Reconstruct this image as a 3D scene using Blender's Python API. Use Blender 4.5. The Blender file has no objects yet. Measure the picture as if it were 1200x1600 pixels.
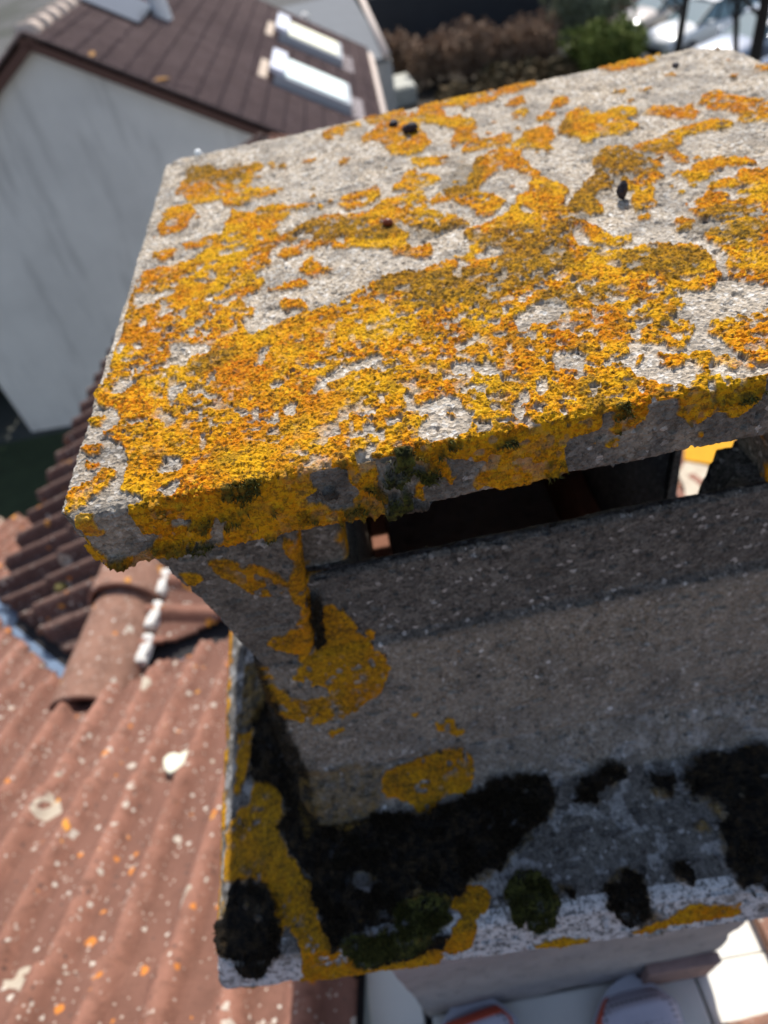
import bpy, bmesh, math, random
import numpy as np
from mathutils import Vector, Matrix
scene = bpy.context.scene
R_ = math.radians

# ------------------------------------------------------------------ camera
CAMZ = 7.0
cam_d = bpy.data.cameras.new("camera")
cam = bpy.data.objects.new("camera", cam_d)
scene.collection.objects.link(cam)
right = Vector((0.97981967, -0.12872262, -0.15291796))
down = Vector((-0.19887429, -0.70458699, -0.68117999))
fwd = Vector((-0.02006073, 0.69784501, -0.71596782))
m = Matrix.Identity(4)
for i in range(3):
    m[i][0] = right[i]; m[i][1] = -down[i]; m[i][2] = -fwd[i]
m.translation = (0, 0, CAMZ)
cam.matrix_world = m
cam_d.sensor_fit = 'VERTICAL'
cam_d.sensor_height = 36.0
cam_d.sensor_width = 27.0
cam_d.lens = 1030.05 / 1600 * 36
cam_d.clip_start = 0.02
cam_d.clip_end = 2000
cam_d.dof.use_dof = True
cam_d.dof.focus_distance = 0.29
cam_d.dof.aperture_fstop = 7.0
scene.camera = cam

# ------------------------------------------------------------------ light
SUN_AZ, SUN_EL = R_(8), R_(50)          # azimuth measured from +Y towards +X
w = bpy.data.worlds.new("World"); scene.world = w; w.use_nodes = True
nt = w.node_tree
sky = nt.nodes.new('ShaderNodeTexSky'); sky.sky_type = 'NISHITA'; sky.sun_disc = False
sky.sun_elevation = SUN_EL; sky.sun_rotation = SUN_AZ
sky.air_density = 1.0; sky.dust_density = 0.6
wb = nt.nodes.new('ShaderNodeMix'); wb.data_type = 'RGBA'; wb.blend_type = 'MULTIPLY'; wb.inputs[0].default_value = 1.0; wb.inputs[7].default_value = (1.13, 1.0, .895, 1)   # the camera's white balance
nt.links.new(sky.outputs[0], wb.inputs[6]); nt.links.new(wb.outputs[2], nt.nodes['Background'].inputs[0])
nt.nodes['Background'].inputs[1].default_value = 0.15
sd = bpy.data.lights.new("sun", 'SUN'); sd.energy = 4.6; sd.angle = R_(0.53); sd.color = (1.0, 0.95, 0.87)
sun = bpy.data.objects.new("sun", sd); scene.collection.objects.link(sun)
to_sun = Vector((math.sin(SUN_AZ) * math.cos(SUN_EL), math.cos(SUN_AZ) * math.cos(SUN_EL), math.sin(SUN_EL)))
sun.rotation_euler = to_sun.to_track_quat('Z', 'Y').to_euler()
sun.location = (0, 0, 30)
scene.view_settings.view_transform = 'Standard'
scene.view_settings.look = 'None'
scene.view_settings.gamma = 1.0
scene.view_settings.exposure = 0.38

# ------------------------------------------------------------------ helpers
def link(o, parent=None):
    scene.collection.objects.link(o)
    if parent is not None: o.parent = parent
    return o
def tag(o, label=None, cat=None, group=None, kind=None):
    if label: o['label'] = label
    if cat: o['category'] = cat
    if group: o['group'] = group
    if kind: o['kind'] = kind
    return o
def empty(name, loc=(0, 0, 0), rz=0.0):
    o = bpy.data.objects.new(name, None); o.location = loc; o.rotation_euler = (0, 0, rz)
    o.empty_display_size = 0.1
    return link(o)
def W3(x, y, d):                       # metres relative to the camera foot: d = depth below camera
    return Vector((x, y, CAMZ - d))

class MB:
    def __init__(s): s.v = []; s.f = []
    def add(s, vs, fs):
        n = len(s.v); s.v += [tuple(v) for v in vs]; s.f += [tuple(n + i for i in f) for f in fs]; return s
    def box(s, x0, x1, y0, y1, z0, z1, M=None, bev=0.0):
        vs = [Vector((x, y, z)) for z in (z0, z1) for y in (y0, y1) for x in (x0, x1)]
        if M is not None: vs = [M @ v for v in vs]
        return s.add(vs, [(0, 2, 3, 1), (4, 5, 7, 6), (0, 1, 5, 4), (2, 6, 7, 3), (1, 3, 7, 5), (0, 4, 6, 2)])
    def quad(s, a, b, c, d): return s.add([a, b, c, d], [(0, 1, 2, 3)])
    def tube(s, pts, rads, n=8, cap=True):
        pts = [Vector(p) for p in pts]; rings = []
        for i, p in enumerate(pts):
            t = (pts[min(i + 1, len(pts) - 1)] - pts[max(i - 1, 0)]).normalized()
            a = t.orthogonal().normalized() if abs(t.z) > .9 else t.cross(Vector((0, 0, 1))).normalized()
            b = t.cross(a)
            r = rads[i] if hasattr(rads, '__len__') else rads
            rings.append([p + (a * math.cos(2 * math.pi * k / n) + b * math.sin(2 * math.pi * k / n)) * r for k in range(n)])
        vs = [v for rg in rings for v in rg]; fs = []
        for i in range(len(pts) - 1):
            for k in range(n):
                fs.append((i * n + k, i * n + (k + 1) % n, (i + 1) * n + (k + 1) % n, (i + 1) * n + k))
        if cap: fs += [tuple(range(n))[::-1], tuple((len(pts) - 1) * n + k for k in range(n))]
        return s.add(vs, fs)
    def build(s, name, mat, parent=None, smooth=False, bevel=0.0):
        me = bpy.data.meshes.new(name); me.from_pydata(s.v, [], s.f); me.update()
        bm = bmesh.new(); bm.from_mesh(me); bmesh.ops.recalc_face_normals(bm, faces=bm.faces); bm.to_mesh(me); bm.free()
        if mat: me.materials.append(mat)
        if smooth: me.polygons.foreach_set('use_smooth', [True] * len(me.polygons))
        o = bpy.data.objects.new(name, me)
        if bevel > 0:
            b = o.modifiers.new('bevel', 'BEVEL'); b.width = bevel; b.segments = 2; b.limit_method = 'ANGLE'
        return link(o, parent)

# numpy noise ----------------------------------------------------------------
def _h(ix, iy, iz, seed):
    h = (ix.astype(np.int64) * 374761393 + iy.astype(np.int64) * 668265263 + iz.astype(np.int64) * 2147483647 + seed * 1274126177) & 0xFFFFFFFF
    h = ((h ^ (h >> 13)) * 1274126177) & 0xFFFFFFFF
    h = ((h ^ (h >> 16)) * 2246822519) & 0xFFFFFFFF
    h = h ^ (h >> 15)
    return (h & 0xFFFFFF).astype(np.float32) / 16777215.0
def vn(P, size, seed=0):
    Q = P / size; F = np.floor(Q); t = (Q - F).astype(np.float32); t = t * t * (3 - 2 * t); F = F.astype(np.int64)
    out = 0
    for dx in (0, 1):
        wx = t[:, 0] if dx else 1 - t[:, 0]
        for dy in (0, 1):
            wy = t[:, 1] if dy else 1 - t[:, 1]
            for dz in (0, 1):
                wz = t[:, 2] if dz else 1 - t[:, 2]
                out = out + wx * wy * wz * _h(F[:, 0] + dx, F[:, 1] + dy, F[:, 2] + dz, seed)
    return out
def fbm(P, size, octv=4, seed=0):
    a = 1.0; s = 0; tot = 0
    for i in range(octv):
        s = s + a * vn(P + i * 3.17, size / 2 ** i, seed + i * 7); tot += a; a *= .5
    return s / tot
def worley(P, size, seed=0):
    Q = (P / size).astype(np.float32); F = np.floor(Q).astype(np.int64); fr = Q - F
    best = np.full(len(P), 9.0, np.float32); sec = np.full(len(P), 9.0, np.float32); idv = np.zeros(len(P), np.float32)
    for dx in (-1, 0, 1):
        for dy in (-1, 0, 1):
            for dz in (-1, 0, 1):
                cx, cy, cz = F[:, 0] + dx, F[:, 1] + dy, F[:, 2] + dz
                hx = _h(cx, cy, cz, seed); hy = _h(cx, cy, cz, seed + 1); hz = _h(cx, cy, cz, seed + 2)
                d = (dx + hx - fr[:, 0]) ** 2 + (dy + hy - fr[:, 1]) ** 2 + (dz + hz - fr[:, 2]) ** 2
                nb = d < best
                sec = np.where(nb, best, np.minimum(sec, d)); idv = np.where(nb, hx, idv); best = np.where(nb, d, best)
    return np.sqrt(best), np.sqrt(sec), idv
def sst(a, b, x):
    t = np.clip((x - a) / (b - a), 0, 1); return t * t * (3 - 2 * t)

# growth maps: outlines of every lichen and moss colony, in half millimetres on the face they grow on
M_TOP='''L -295,971 -261,970 -223,980 -196,1012 -180,1043 -171,1096 -169,1140 -143,1108 -122,1123 -96,1120 -70,1092 -31,1092 -46,1079 -74,1071 -89,1041 -99,1017 -83,986 -103,951 -109,927 -104,904 -128,885 -113,856 -124,835 -144,826 -139,799 -123,790 -128,769 -146,766 -141,742 -131,725 -101,736 -60,750 -18,758 0,774 36,796 67,793 119,806 154,796 163,836 169,881 197,888 232,885 258,882 278,861 289,841 289,804 291,774 313,745 352,746 392,730 411,703 402,641 385,619 364,619 346,621 338,599 315,584 331,570 318,542 304,526 288,524 292,540 272,547 267,562 259,553 254,531 236,530 250,507 261,488 272,473 289,484 310,477 326,473 338,467 364,476 384,481 356,430 247,429 167,428 52,428 -65,421 -181,430 -206,445 -229,460 -233,474 -250,485 -256,518 -265,555 -281,575 -292,585 -281,590 -273,607 -288,629 -309,646 -309,667 -305,712 -303,801 -303,886
L -282,1286 -268,1326 -255,1398 -223,1378 -202,1344 -166,1343 -129,1345 -111,1309 -129,1276 -145,1223 -128,1204 -94,1203 -78,1187 -89,1167 -128,1163 -160,1152 -182,1156 -189,1188 -240,1202 -269,1272
L -287,1199 -240,1202 -229,1167 -235,1130 -242,1090 -287,1092
L -290,1028 -266,1039 -249,1026 -255,1007 -268,991 -285,1010
L -243,1035 -228,1039 -188,1048 -182,1028 -196,1019 -231,1013
B -231,699 -232,742 -178,721 -181,704 -202,706 -211,689 -233,695 -245,686 -252,683 -248,694
B -286,723 -258,729 -261,721 -282,715
B -290,673 -286,688 -272,676 -256,681 -259,669 -274,661 -284,655
B -226,623 -227,645 -216,647 -205,646 -204,634 -215,628 -219,617
B -181,635 -176,659 -168,662 -168,639 -175,635
B -191,627 -186,630 -163,613 -168,602 -180,614
B -269,600 -255,601 -242,596 -244,588 -260,590
B -221,512 -220,529 -205,524 -199,505 -204,499 -211,499 -218,497
B -216,473 -208,476 -192,486 -194,471 -203,461 -214,468
B -183,545 -174,547 -178,536
B -128,681 -105,693 -109,674 -117,650 -126,649 -123,669
B -106,611 -95,614 -88,608 -92,597 -103,599
B -93,552 -94,566 -86,572 -78,567 -80,553 -82,540
B -69,577 -57,597 -42,610 -24,622 -5,624 13,628 19,621 15,604 27,603 34,616 34,598 16,595 6,601 -11,602 -29,599 -43,594 -51,583 -58,576
B 37,516 54,531 68,530 81,520 78,508 86,497 94,495 94,478 105,471 104,451 84,451 79,453 78,463 68,453 54,461 46,469 30,474 38,491 45,503
L 69,478 79,489 86,477 91,471 80,456 69,450 71,468
B 71,569 79,563 91,556 84,547 74,548
B 93,578 109,576 120,569 130,553 121,545 111,548 108,565 94,570
B 84,533 95,539 110,534 106,519 95,526 87,520 83,525
B 175,545 195,567 202,562 198,540 184,537
B 157,518 166,520 170,508 165,496 155,500
B 118,482 133,494 137,478 129,473
B -24,526 -14,529 -2,527 -7,516
B -25,487 -11,486 -14,479
B -19,466 7,467 12,460 -3,451 -15,456
B -74,461 -62,466 -36,462 -35,450 -55,448 -75,445
B -135,447 -131,457 -111,460 -102,451 -123,442
B -99,451 -79,459 -72,448 -87,443
B 166,638 197,663 210,665 231,654 229,635 215,618 198,619 185,630 172,608 166,614
B 192,551 198,564 203,556 207,533 194,527 184,537
B 256,686 278,685 273,671 257,675
B 126,492 138,488 135,476 122,477
B 217,458 228,457 233,450 216,449
B 271,451 285,453 286,447 272,446
B -298,903 -279,898 -241,891 -245,876 -266,865 -287,853 -298,866
B -259,820 -245,841 -231,829 -253,813
B -162,984 -136,987 -146,965 -158,967
B -196,930 -185,927 -178,898 -193,905
B -191,809 -183,830 -178,787
B -213,770 -199,775 -200,744 -210,748
L -68,1006 -37,1026 -16,1035 31,1015 51,1016 74,1042 116,1053 140,1045 135,1001 160,1020 172,1027 203,1036 223,1080 240,1130 266,1129 306,1120 310,1062 312,1020 299,1007 279,1060 260,1064 247,1051 221,1025 212,999 229,981 240,950 233,942 211,907 190,914 190,954 165,992 145,990 132,973 156,948 178,902 176,892 146,897 126,890 111,904 97,933 87,961 76,944 92,902 85,885 94,860 113,865 114,834 98,829 83,842 62,851 61,876 27,888 12,910 -7,905 -33,926 -62,914 -89,911 -96,931 -70,950 -41,958 -35,977 -59,974 -74,963 -97,979
L 4,1068 19,1092 51,1101 71,1098 72,1062 44,1041 19,1039 5,1054
L 92,1078 111,1118 130,1142 165,1100 171,1077 148,1062 117,1058
L 139,1194 169,1181 200,1168 198,1141 162,1141 146,1142
L 125,816 146,815 167,815 159,800 138,797 125,801
L -67,886 -44,902 -37,867 -20,855 -31,831 -48,834 -59,863
L -112,831 -82,836 -56,834 -57,816 -91,822
L -98,794 -83,793 -63,776 -60,753 -76,760 -92,776
L 298,1021 328,963 329,937 308,901 287,890 268,888 261,926 237,905 232,919 246,935 262,963 278,967
L 197,888 240,915 261,892 287,890 307,897 301,838 278,809 220,838
B 161,808 186,825 199,809 193,784 165,788
B 234,773 260,789 259,770 239,762
B 214,718 239,723 240,715 223,709
L 382,1162 406,1205 426,1248 464,1271 464,1227 484,1220 513,1230 531,1208 520,1170 496,1159 501,1117 456,1104 439,1112 412,1101 403,1137
L 304,1153 338,1198 384,1221 385,1194 379,1170 361,1131 357,1102 332,1103 314,1130 300,1098 289,1099 250,1108 234,1127 260,1149
L 530,1171 554,1190 580,1186 584,1160 608,1165 605,1133 585,1105 567,1121 545,1144
L 399,1030 433,1068 451,1062 451,1026 455,1000 470,979 468,953 449,938 427,952 409,954 394,950 382,919 363,918 345,892 353,865 343,848 329,845 320,871 310,855 319,829 310,817 295,821 302,870 316,897 341,931 352,949 386,981 386,1009
L 459,1045 477,1054 511,1063 528,1068 554,1082 579,1081 610,1083 623,1067 618,1047 590,1041 562,1044 541,1042 522,1009 506,1005 510,973 504,949 489,946 492,985 476,1004 463,1018
L 401,933 424,945 456,934 457,918 433,902 425,882 415,842 397,834 380,835 385,859 407,892 393,901
L 468,919 486,921 505,930 527,949 553,946 569,922 574,898 550,903 530,907 510,894 487,883 473,891
L 447,824 469,835 493,867 507,871 537,878 550,887 599,865 533,747 503,763 486,762 463,764 444,774 439,797
L 429,733 458,761 476,757 529,739 448,594 416,611 410,641 414,663 430,680 431,705 422,719
L 408,783 427,789 431,771 418,752 404,755
L 305,826 317,826 327,794 334,781 353,776 349,762 327,752 310,759 304,777
L 375,816 395,820 392,807 377,807
L 645,1199 667,1210 676,1195 676,1174 684,1148 728,1094 687,1021 648,1049 635,1042 630,1062 646,1084 634,1111 619,1122 628,1153 617,1162
L 434,1346 452,1345 462,1323 449,1300 422,1290 409,1292
L 379,1262 400,1275 408,1253 393,1233 375,1239
L 369,1396 388,1396 386,1361 355,1342 349,1367
L 345,1307 368,1324 377,1304 360,1276 338,1281
L 85,1469 117,1467 144,1474 171,1481 172,1445 188,1424 204,1480 251,1490 295,1513 345,1502 396,1495 439,1485 430,1442 406,1437 377,1423 354,1432 334,1402 298,1407 268,1386 260,1337 277,1317 274,1280 254,1239 254,1214 232,1218 216,1204 219,1237 238,1287 229,1312 211,1345 191,1371 178,1328 186,1304 187,1248 164,1211 141,1209 117,1234 109,1264 108,1300 89,1332 70,1326 72,1370 94,1375 109,1397 90,1453
B 239,1430 276,1424 269,1364 239,1365
L 258,1235 287,1216 320,1211 308,1167 286,1165 254,1169 237,1164 223,1173
B 267,1248 283,1293 317,1288 323,1245 292,1212 263,1207
L 4,1429 38,1455 77,1449 80,1425 48,1419 37,1387 8,1386
L 22,1257 40,1263 35,1236 21,1241
L -46,1293 -16,1292 -23,1275
L -93,1298 -75,1311 -70,1284
L 559,1496 582,1507 593,1465 632,1484 659,1503 685,1519 685,1478 668,1438 639,1422 617,1431 584,1425 570,1438
L 638,1347 655,1347 649,1319
L 774,1289 802,1288 794,1233 766,1263
L 714,1262 741,1271 726,1252
L 534,1310 558,1312 543,1289
L 531,1256 548,1251 537,1235
L 576,1298 594,1291 578,1274
L 338,552 347,562 365,565 376,560 382,552 389,541 417,540 379,472 361,482 354,498 348,518 344,534 336,545
L 391,563 429,561 416,538 388,551
L 276,528 286,519 297,514 311,518 320,517 325,509 335,502 343,495 343,486 335,478 328,483 321,494 311,492 315,480 308,475 306,489 295,498 288,495 279,504 277,516
L 256,524 266,528 258,512 252,514
L -308,563 -298,569 -286,564 -285,551 -299,552
L -304,537 -297,541 -283,532 -284,526 -297,527
L -311,479 -307,495 -296,501 -285,512 -280,525 -268,521 -266,506 -269,493 -274,488 -283,484 -284,474 -295,474 -302,472
L -313,614 -304,617 -292,613 -295,599 -308,604'''
M_TONE='''O 198,1157 257,1135 211,1005 162,981 154,1037
O 96,922 178,902 165,862 96,869
O 354,1043 441,1063 461,990 458,938 382,907 344,928
O 328,963 367,915 326,825 290,844
O 169,864 304,837 266,723 214,730 176,801
O 404,775 497,737 481,707 412,738
O 449,802 523,787 501,744 441,776
O 34,794 124,789 237,754 230,706 147,679 63,715 37,758
O 361,1131 416,1217 415,1181 388,1147
O 317,734 390,725 405,675 357,649 313,685
O -96,1070 11,1001 114,924 92,902 -88,959
O -282,1415 -129,1334 -151,1242 -260,1305
O -202,702 -148,695 -154,664 -199,660
O 191,676 252,680 320,666 280,638 219,649
O 194,508 230,505 204,453 178,461
O 453,1030 516,1028 508,989 466,1002
O 445,759 489,722 470,686 431,714
O 346,858 396,853 378,809'''
M_FRONT='''L -245,414 -219,412 -168,408 -101,410 -76,408 -68,427 -82,432 -86,454 -101,483 -123,491 -148,483 -178,474 -210,469 -220,479 -252,492 -277,495 -299,477 -306,450 -312,419 -306,424 -290,458 -267,465 -243,454 -232,443 -244,435
L -84,440 -72,444 -59,457 -43,457 -13,475 -12,490 -34,478 -60,478 -81,484 -104,497 -132,499 -133,478 -117,445
L -40,410 -3,409 29,400 58,404 79,418 71,440 57,454 49,439 32,447 30,469 12,482 -5,489 -14,500 -21,482 -36,473 -42,453 -33,437 -39,423
L 79,410 106,409 137,408 167,407 206,410 201,418 183,425 171,426 168,438 172,451 176,472 163,477 150,471 137,474 121,478 105,476 92,466 82,470 81,448 90,433 78,430
L 207,424 216,417 239,411 247,423 232,429 217,430
L 271,421 288,416 300,413 329,410 356,409 354,427 342,439 328,443 322,430 310,435 296,439 285,428
L 206,439 218,437 221,448 209,447
L 193,436 200,436 199,440
L 300,452 307,452 309,460 301,458
L -295,415 -283,416 -275,424 -284,430 -297,424
B -178,436 -166,439 -177,470 -186,467
B -213,427 -195,429 -201,437 -215,436
G -11,420 11,418 29,418 49,434 42,447 27,437 21,462 29,478 12,482 -6,491 -13,475 -6,449 -13,434
G -212,456 -184,462 -185,478 -212,476
G 57,421 74,425 69,440 58,445
K 21,462 45,482 37,494 11,493 -1,483
K -71,426 -56,427 -52,441 -66,443'''
M_LEG='''L -226,551 -207,554 -189,569 -178,570 -164,589 -148,619 -154,633 -171,642 -192,631 -209,606 -221,583 -226,563
L -267,559 -240,571 -242,582 -256,591 -264,582
L -135,539 -112,552 -123,589 -126,626 -136,692 -143,742 -168,809 -193,826 -174,789 -206,769 -210,743 -200,730 -182,729 -160,713 -147,681 -156,664 -150,625 -132,587 -140,560
L -125,695 -108,694 -94,713 -85,747 -87,770 -73,792 -59,823 -58,859 -73,911 -100,952 -137,980 -183,995 -217,981 -240,948 -248,902 -244,835 -230,803 -226,823 -229,850 -213,886 -188,906 -158,908 -157,878 -171,873 -186,857 -200,833 -182,821 -157,795 -142,767 -130,724
K -128,663 -117,658 -139,768 -152,780
L -77,766 -68,764 -68,790 -78,795
L 50,827 53,846 46,861
O -253,703 -224,737 -252,831 -292,895 -326,891'''
M_BODY='''L -231,565 -213,567 -194,582 -182,583 -168,602 -151,632 -157,646 -174,655 -196,644 -213,619 -226,596 -232,577
L -273,572 -246,584 -248,596 -261,604 -270,595
L -138,553 -114,565 -126,603 -128,639 -138,704 -145,753 -169,815 -194,828 -176,798 -209,779 -213,753 -203,741 -184,740 -162,724 -150,693 -159,676 -153,638 -135,600 -144,574
L -127,707 -110,706 -96,724 -86,758 -88,780 -74,801 -59,825 -57,852 -71,890 -97,919 -131,939 -174,949 -208,939 -232,917 -243,884 -244,834 -232,810 -227,825 -227,846 -210,872 -184,886 -155,888 -155,866 -169,862 -185,851 -200,833 -183,824 -159,804 -143,777 -132,735
K -130,675 -119,671 -141,778 -154,790
L -78,776 -69,774 -69,800 -79,804
L -176,972 -152,963 -151,976 -172,986
L -7,998 9,992 24,1000 26,1024 36,1035 24,1048 10,1028 -8,1019
L -46,964 -31,965 -36,982
L 50,829 53,843 46,854
L -110,1090 -64,1083 -31,1079 4,1070 24,1075 42,1097 37,1122 27,1142 -12,1145 -50,1165 -66,1162 -78,1143 -107,1127 -116,1115
L -31,1056 -23,1054 -25,1064
O -243,1055 -147,1064 -107,1080 -119,1130 -161,1166 -194,1165 -236,1152 -271,1178 -261,1114
L -329,1033 -284,1047 -287,1088 -299,1140 -300,1183 -288,1219 -272,1245 -272,1267 -279,1313 -266,1351 -227,1382 -173,1405 -137,1400 -76,1388 -35,1360 -21,1351 -47,1334 -29,1303 -4,1296 22,1307 30,1326 20,1347 -4,1354 -11,1388 -33,1408 -69,1413 -83,1423 -145,1435 -241,1441 -316,1451 -364,1429 -331,1399 -330,1350 -328,1303 -354,1334 -353,1310 -355,1275 -356,1240 -377,1213 -411,1212 -436,1202 -410,1119 -371,1083 -353,1076
K -243,800 -239,835 -244,906 -252,1048 -265,1135 -274,1210 -300,1183 -301,1139 -284,1068 -314,1037 -326,1025 -308,902 -270,827
K -265,1179 -238,1162 -172,1164 -123,1146 -103,1155 -72,1166 -38,1162 9,1149 57,1131 101,1129 160,1138 158,1182 147,1213 103,1238 78,1255 64,1269 37,1292 -3,1290 -34,1302 -52,1333 -35,1360 -74,1382 -136,1394 -207,1398 -246,1367 -273,1314 -263,1246 -285,1208 -287,1175
B -205,1229 -171,1228 -158,1255 -171,1275 -199,1272 -211,1251
K 202,1180 228,1158 258,1137 285,1142 288,1159 264,1175 245,1188 215,1206 194,1198
K 324,1181 346,1175 364,1189 359,1209 332,1204
K 389,1183 413,1166 447,1157 534,1157 588,1157 573,1383 515,1401 480,1406 465,1374 446,1336 451,1281 427,1244 392,1210
K 391,1270 413,1268 423,1287 394,1287
G 64,1298 90,1280 116,1296 143,1336 145,1359 129,1386 92,1396 61,1378 50,1341
K 144,1330 167,1331 162,1348 144,1347
K 232,1353 253,1328 277,1321 296,1348 300,1377 301,1401 282,1415 248,1403 228,1381
K 360,1343 378,1335 393,1349 380,1364 364,1357
L -322,883 -293,884 -301,919 -331,990 -359,1050 -374,1062 -350,984
O -257,715 -228,748 -252,832 -286,879 -320,876'''
M_PLATE='''L -191,803 -164,805 -141,787 -122,756 -122,737 -99,720 -78,697 -74,672 -88,638 -116,615 -155,599 -204,591 -246,599 -280,616 -303,644 -318,688 -310,711 -298,697 -293,678 -265,654 -229,642 -192,641 -196,659 -214,662 -238,673 -261,690 -241,698 -214,717 -198,740 -191,777
L -109,741 -96,742 -93,721 -106,718
L -203,574 -176,580 -174,571 -196,564
L -8,555 11,559 27,554 29,537 39,530 26,521 11,535 -9,541
L -53,580 -36,579 -41,566
L 65,694 68,681 59,670
L -115,483 -68,490 -32,494 4,504 26,498 44,476 38,451 28,433 -12,430 -50,412 -66,414 -79,431 -110,447 -119,458
L -34,516 -25,518 -27,509
O -261,517 -157,509 -113,493 -122,444 -161,411 -194,412 -237,424 -268,400 -269,459
L -359,531 -307,522 -301,485 -303,435 -296,395 -277,364 -257,343 -254,324 -253,289 -236,261 -198,238 -149,223 -118,226 -66,234 -31,254 -19,260 -42,273 -26,296 -4,301 20,293 27,279 18,263 -4,258 -10,234 -28,220 -59,217 -71,211 -122,203 -204,199 -265,193 -309,207 -286,227 -293,261 -300,296 -318,273 -322,291 -330,318 -338,347 -364,369 -397,370 -424,379 -421,455 -391,490 -373,497
K -328,721 -312,687 -298,625 -272,521 -269,439 -265,371 -296,395 -306,435 -303,506 -342,528 -359,537 -378,629 -355,695
K -262,399 -238,414 -171,413 -124,429 -103,421 -72,410 -38,414 9,426 58,443 103,445 162,436 155,396 142,369 98,348 73,334 59,322 34,304 -3,306 -31,297 -47,273 -31,254 -65,238 -117,230 -179,227 -216,249 -248,288 -249,341 -276,373 -284,403
B -196,355 -164,356 -149,334 -159,318 -185,320 -199,338
G -104,300 -42,294 -40,255 -116,234 -199,230 -225,259 -152,264
K -411,358 -386,374 -354,363 -328,336 -321,300 -327,266 -352,237 -382,250 -413,271
K 200,398 228,418 262,437 288,432 288,417 261,402 241,391 208,375 189,382
K 319,397 343,403 358,390 347,372 322,377
K 383,395 411,410 448,419 535,419 589,419 496,236 441,224 410,221 405,243 397,270 416,312 404,343 379,371
K 363,321 384,322 388,308 362,308
G 59,300 83,314 106,301 128,271 128,254 112,235 79,228 53,241 45,267
K 129,275 149,274 143,262 127,262
K 205,258 227,277 249,282 262,262 261,241 258,225 240,215 213,224 198,238
K 319,266 337,271 348,261 333,250 320,255
O 238,211 264,228 285,216 277,197 245,190 234,200
L 69,209 110,214 158,208 156,202 107,204 73,205
L 222,206 278,213 321,221 397,215 386,200 323,202 274,202 229,199
L -389,223 -364,223 -354,214 -370,206
L -402,645 -364,644 -363,614 -375,561 -387,520 -399,512 -399,565
O -382,796 -325,765 -330,691 -358,648 -401,650'''
M_EDGE='''L -269,847 -232,854 -235,892 -249,948 -253,996 -245,1036 -233,1065 -235,1091 -243,1145 -234,1191 -201,1228 -155,1252 -122,1243 -67,1224 -30,1187 -18,1175 -40,1157 -24,1118 -4,1109 19,1120 26,1142 17,1168 -4,1178 -10,1220 -29,1246 -61,1255 -74,1268 -130,1288 -218,1303 -288,1322 -330,1297 -297,1255 -292,1195 -286,1137 -312,1176 -309,1147 -308,1105 -306,1064 -321,1034 -351,1035 -372,1025 -341,931 -305,890 -289,882
K -223,990 -199,969 -143,968 -102,946 -85,955 -60,966 -31,959 7,943 46,922 82,918 130,924 130,972 122,1006 87,1036 65,1057 54,1074 31,1102 -3,1102 -29,1117 -45,1156 -30,1187 -65,1217 -120,1236 -185,1246 -218,1209 -238,1146 -225,1066 -241,1024 -241,986
B -174,1043 -145,1040 -135,1070 -147,1095 -171,1093 -180,1068
G -98,1118 -40,1122 -40,1185 -119,1229 -205,1242 -224,1193 -150,1178
K -368,1052 -339,1028 -314,1042 -300,1079 -306,1133 -324,1188 -363,1242 -388,1221 -409,1186
K 316,961 334,942 360,931 428,927 470,924 488,1177 441,1201 413,1210 397,1173 377,1129 375,1066 352,1025 321,990
G 55,1107 76,1085 98,1102 123,1147 125,1175 112,1208 81,1223 53,1203 43,1159
K 124,1140 143,1140 139,1161 124,1161
K 200,1162 216,1131 235,1122 253,1152 259,1187 261,1215 245,1234 216,1221 198,1196
K 306,1142 320,1131 334,1147 325,1165 311,1159
O 245,1241 266,1209 290,1228 290,1264 259,1281 244,1263
L 72,1259 114,1248 164,1254 163,1266 112,1267 76,1267
L 230,1253 285,1234 325,1216 403,1222 399,1249 335,1251 285,1256 239,1265
L -409,1273 -382,1270 -376,1287 -397,1303'''

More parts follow.
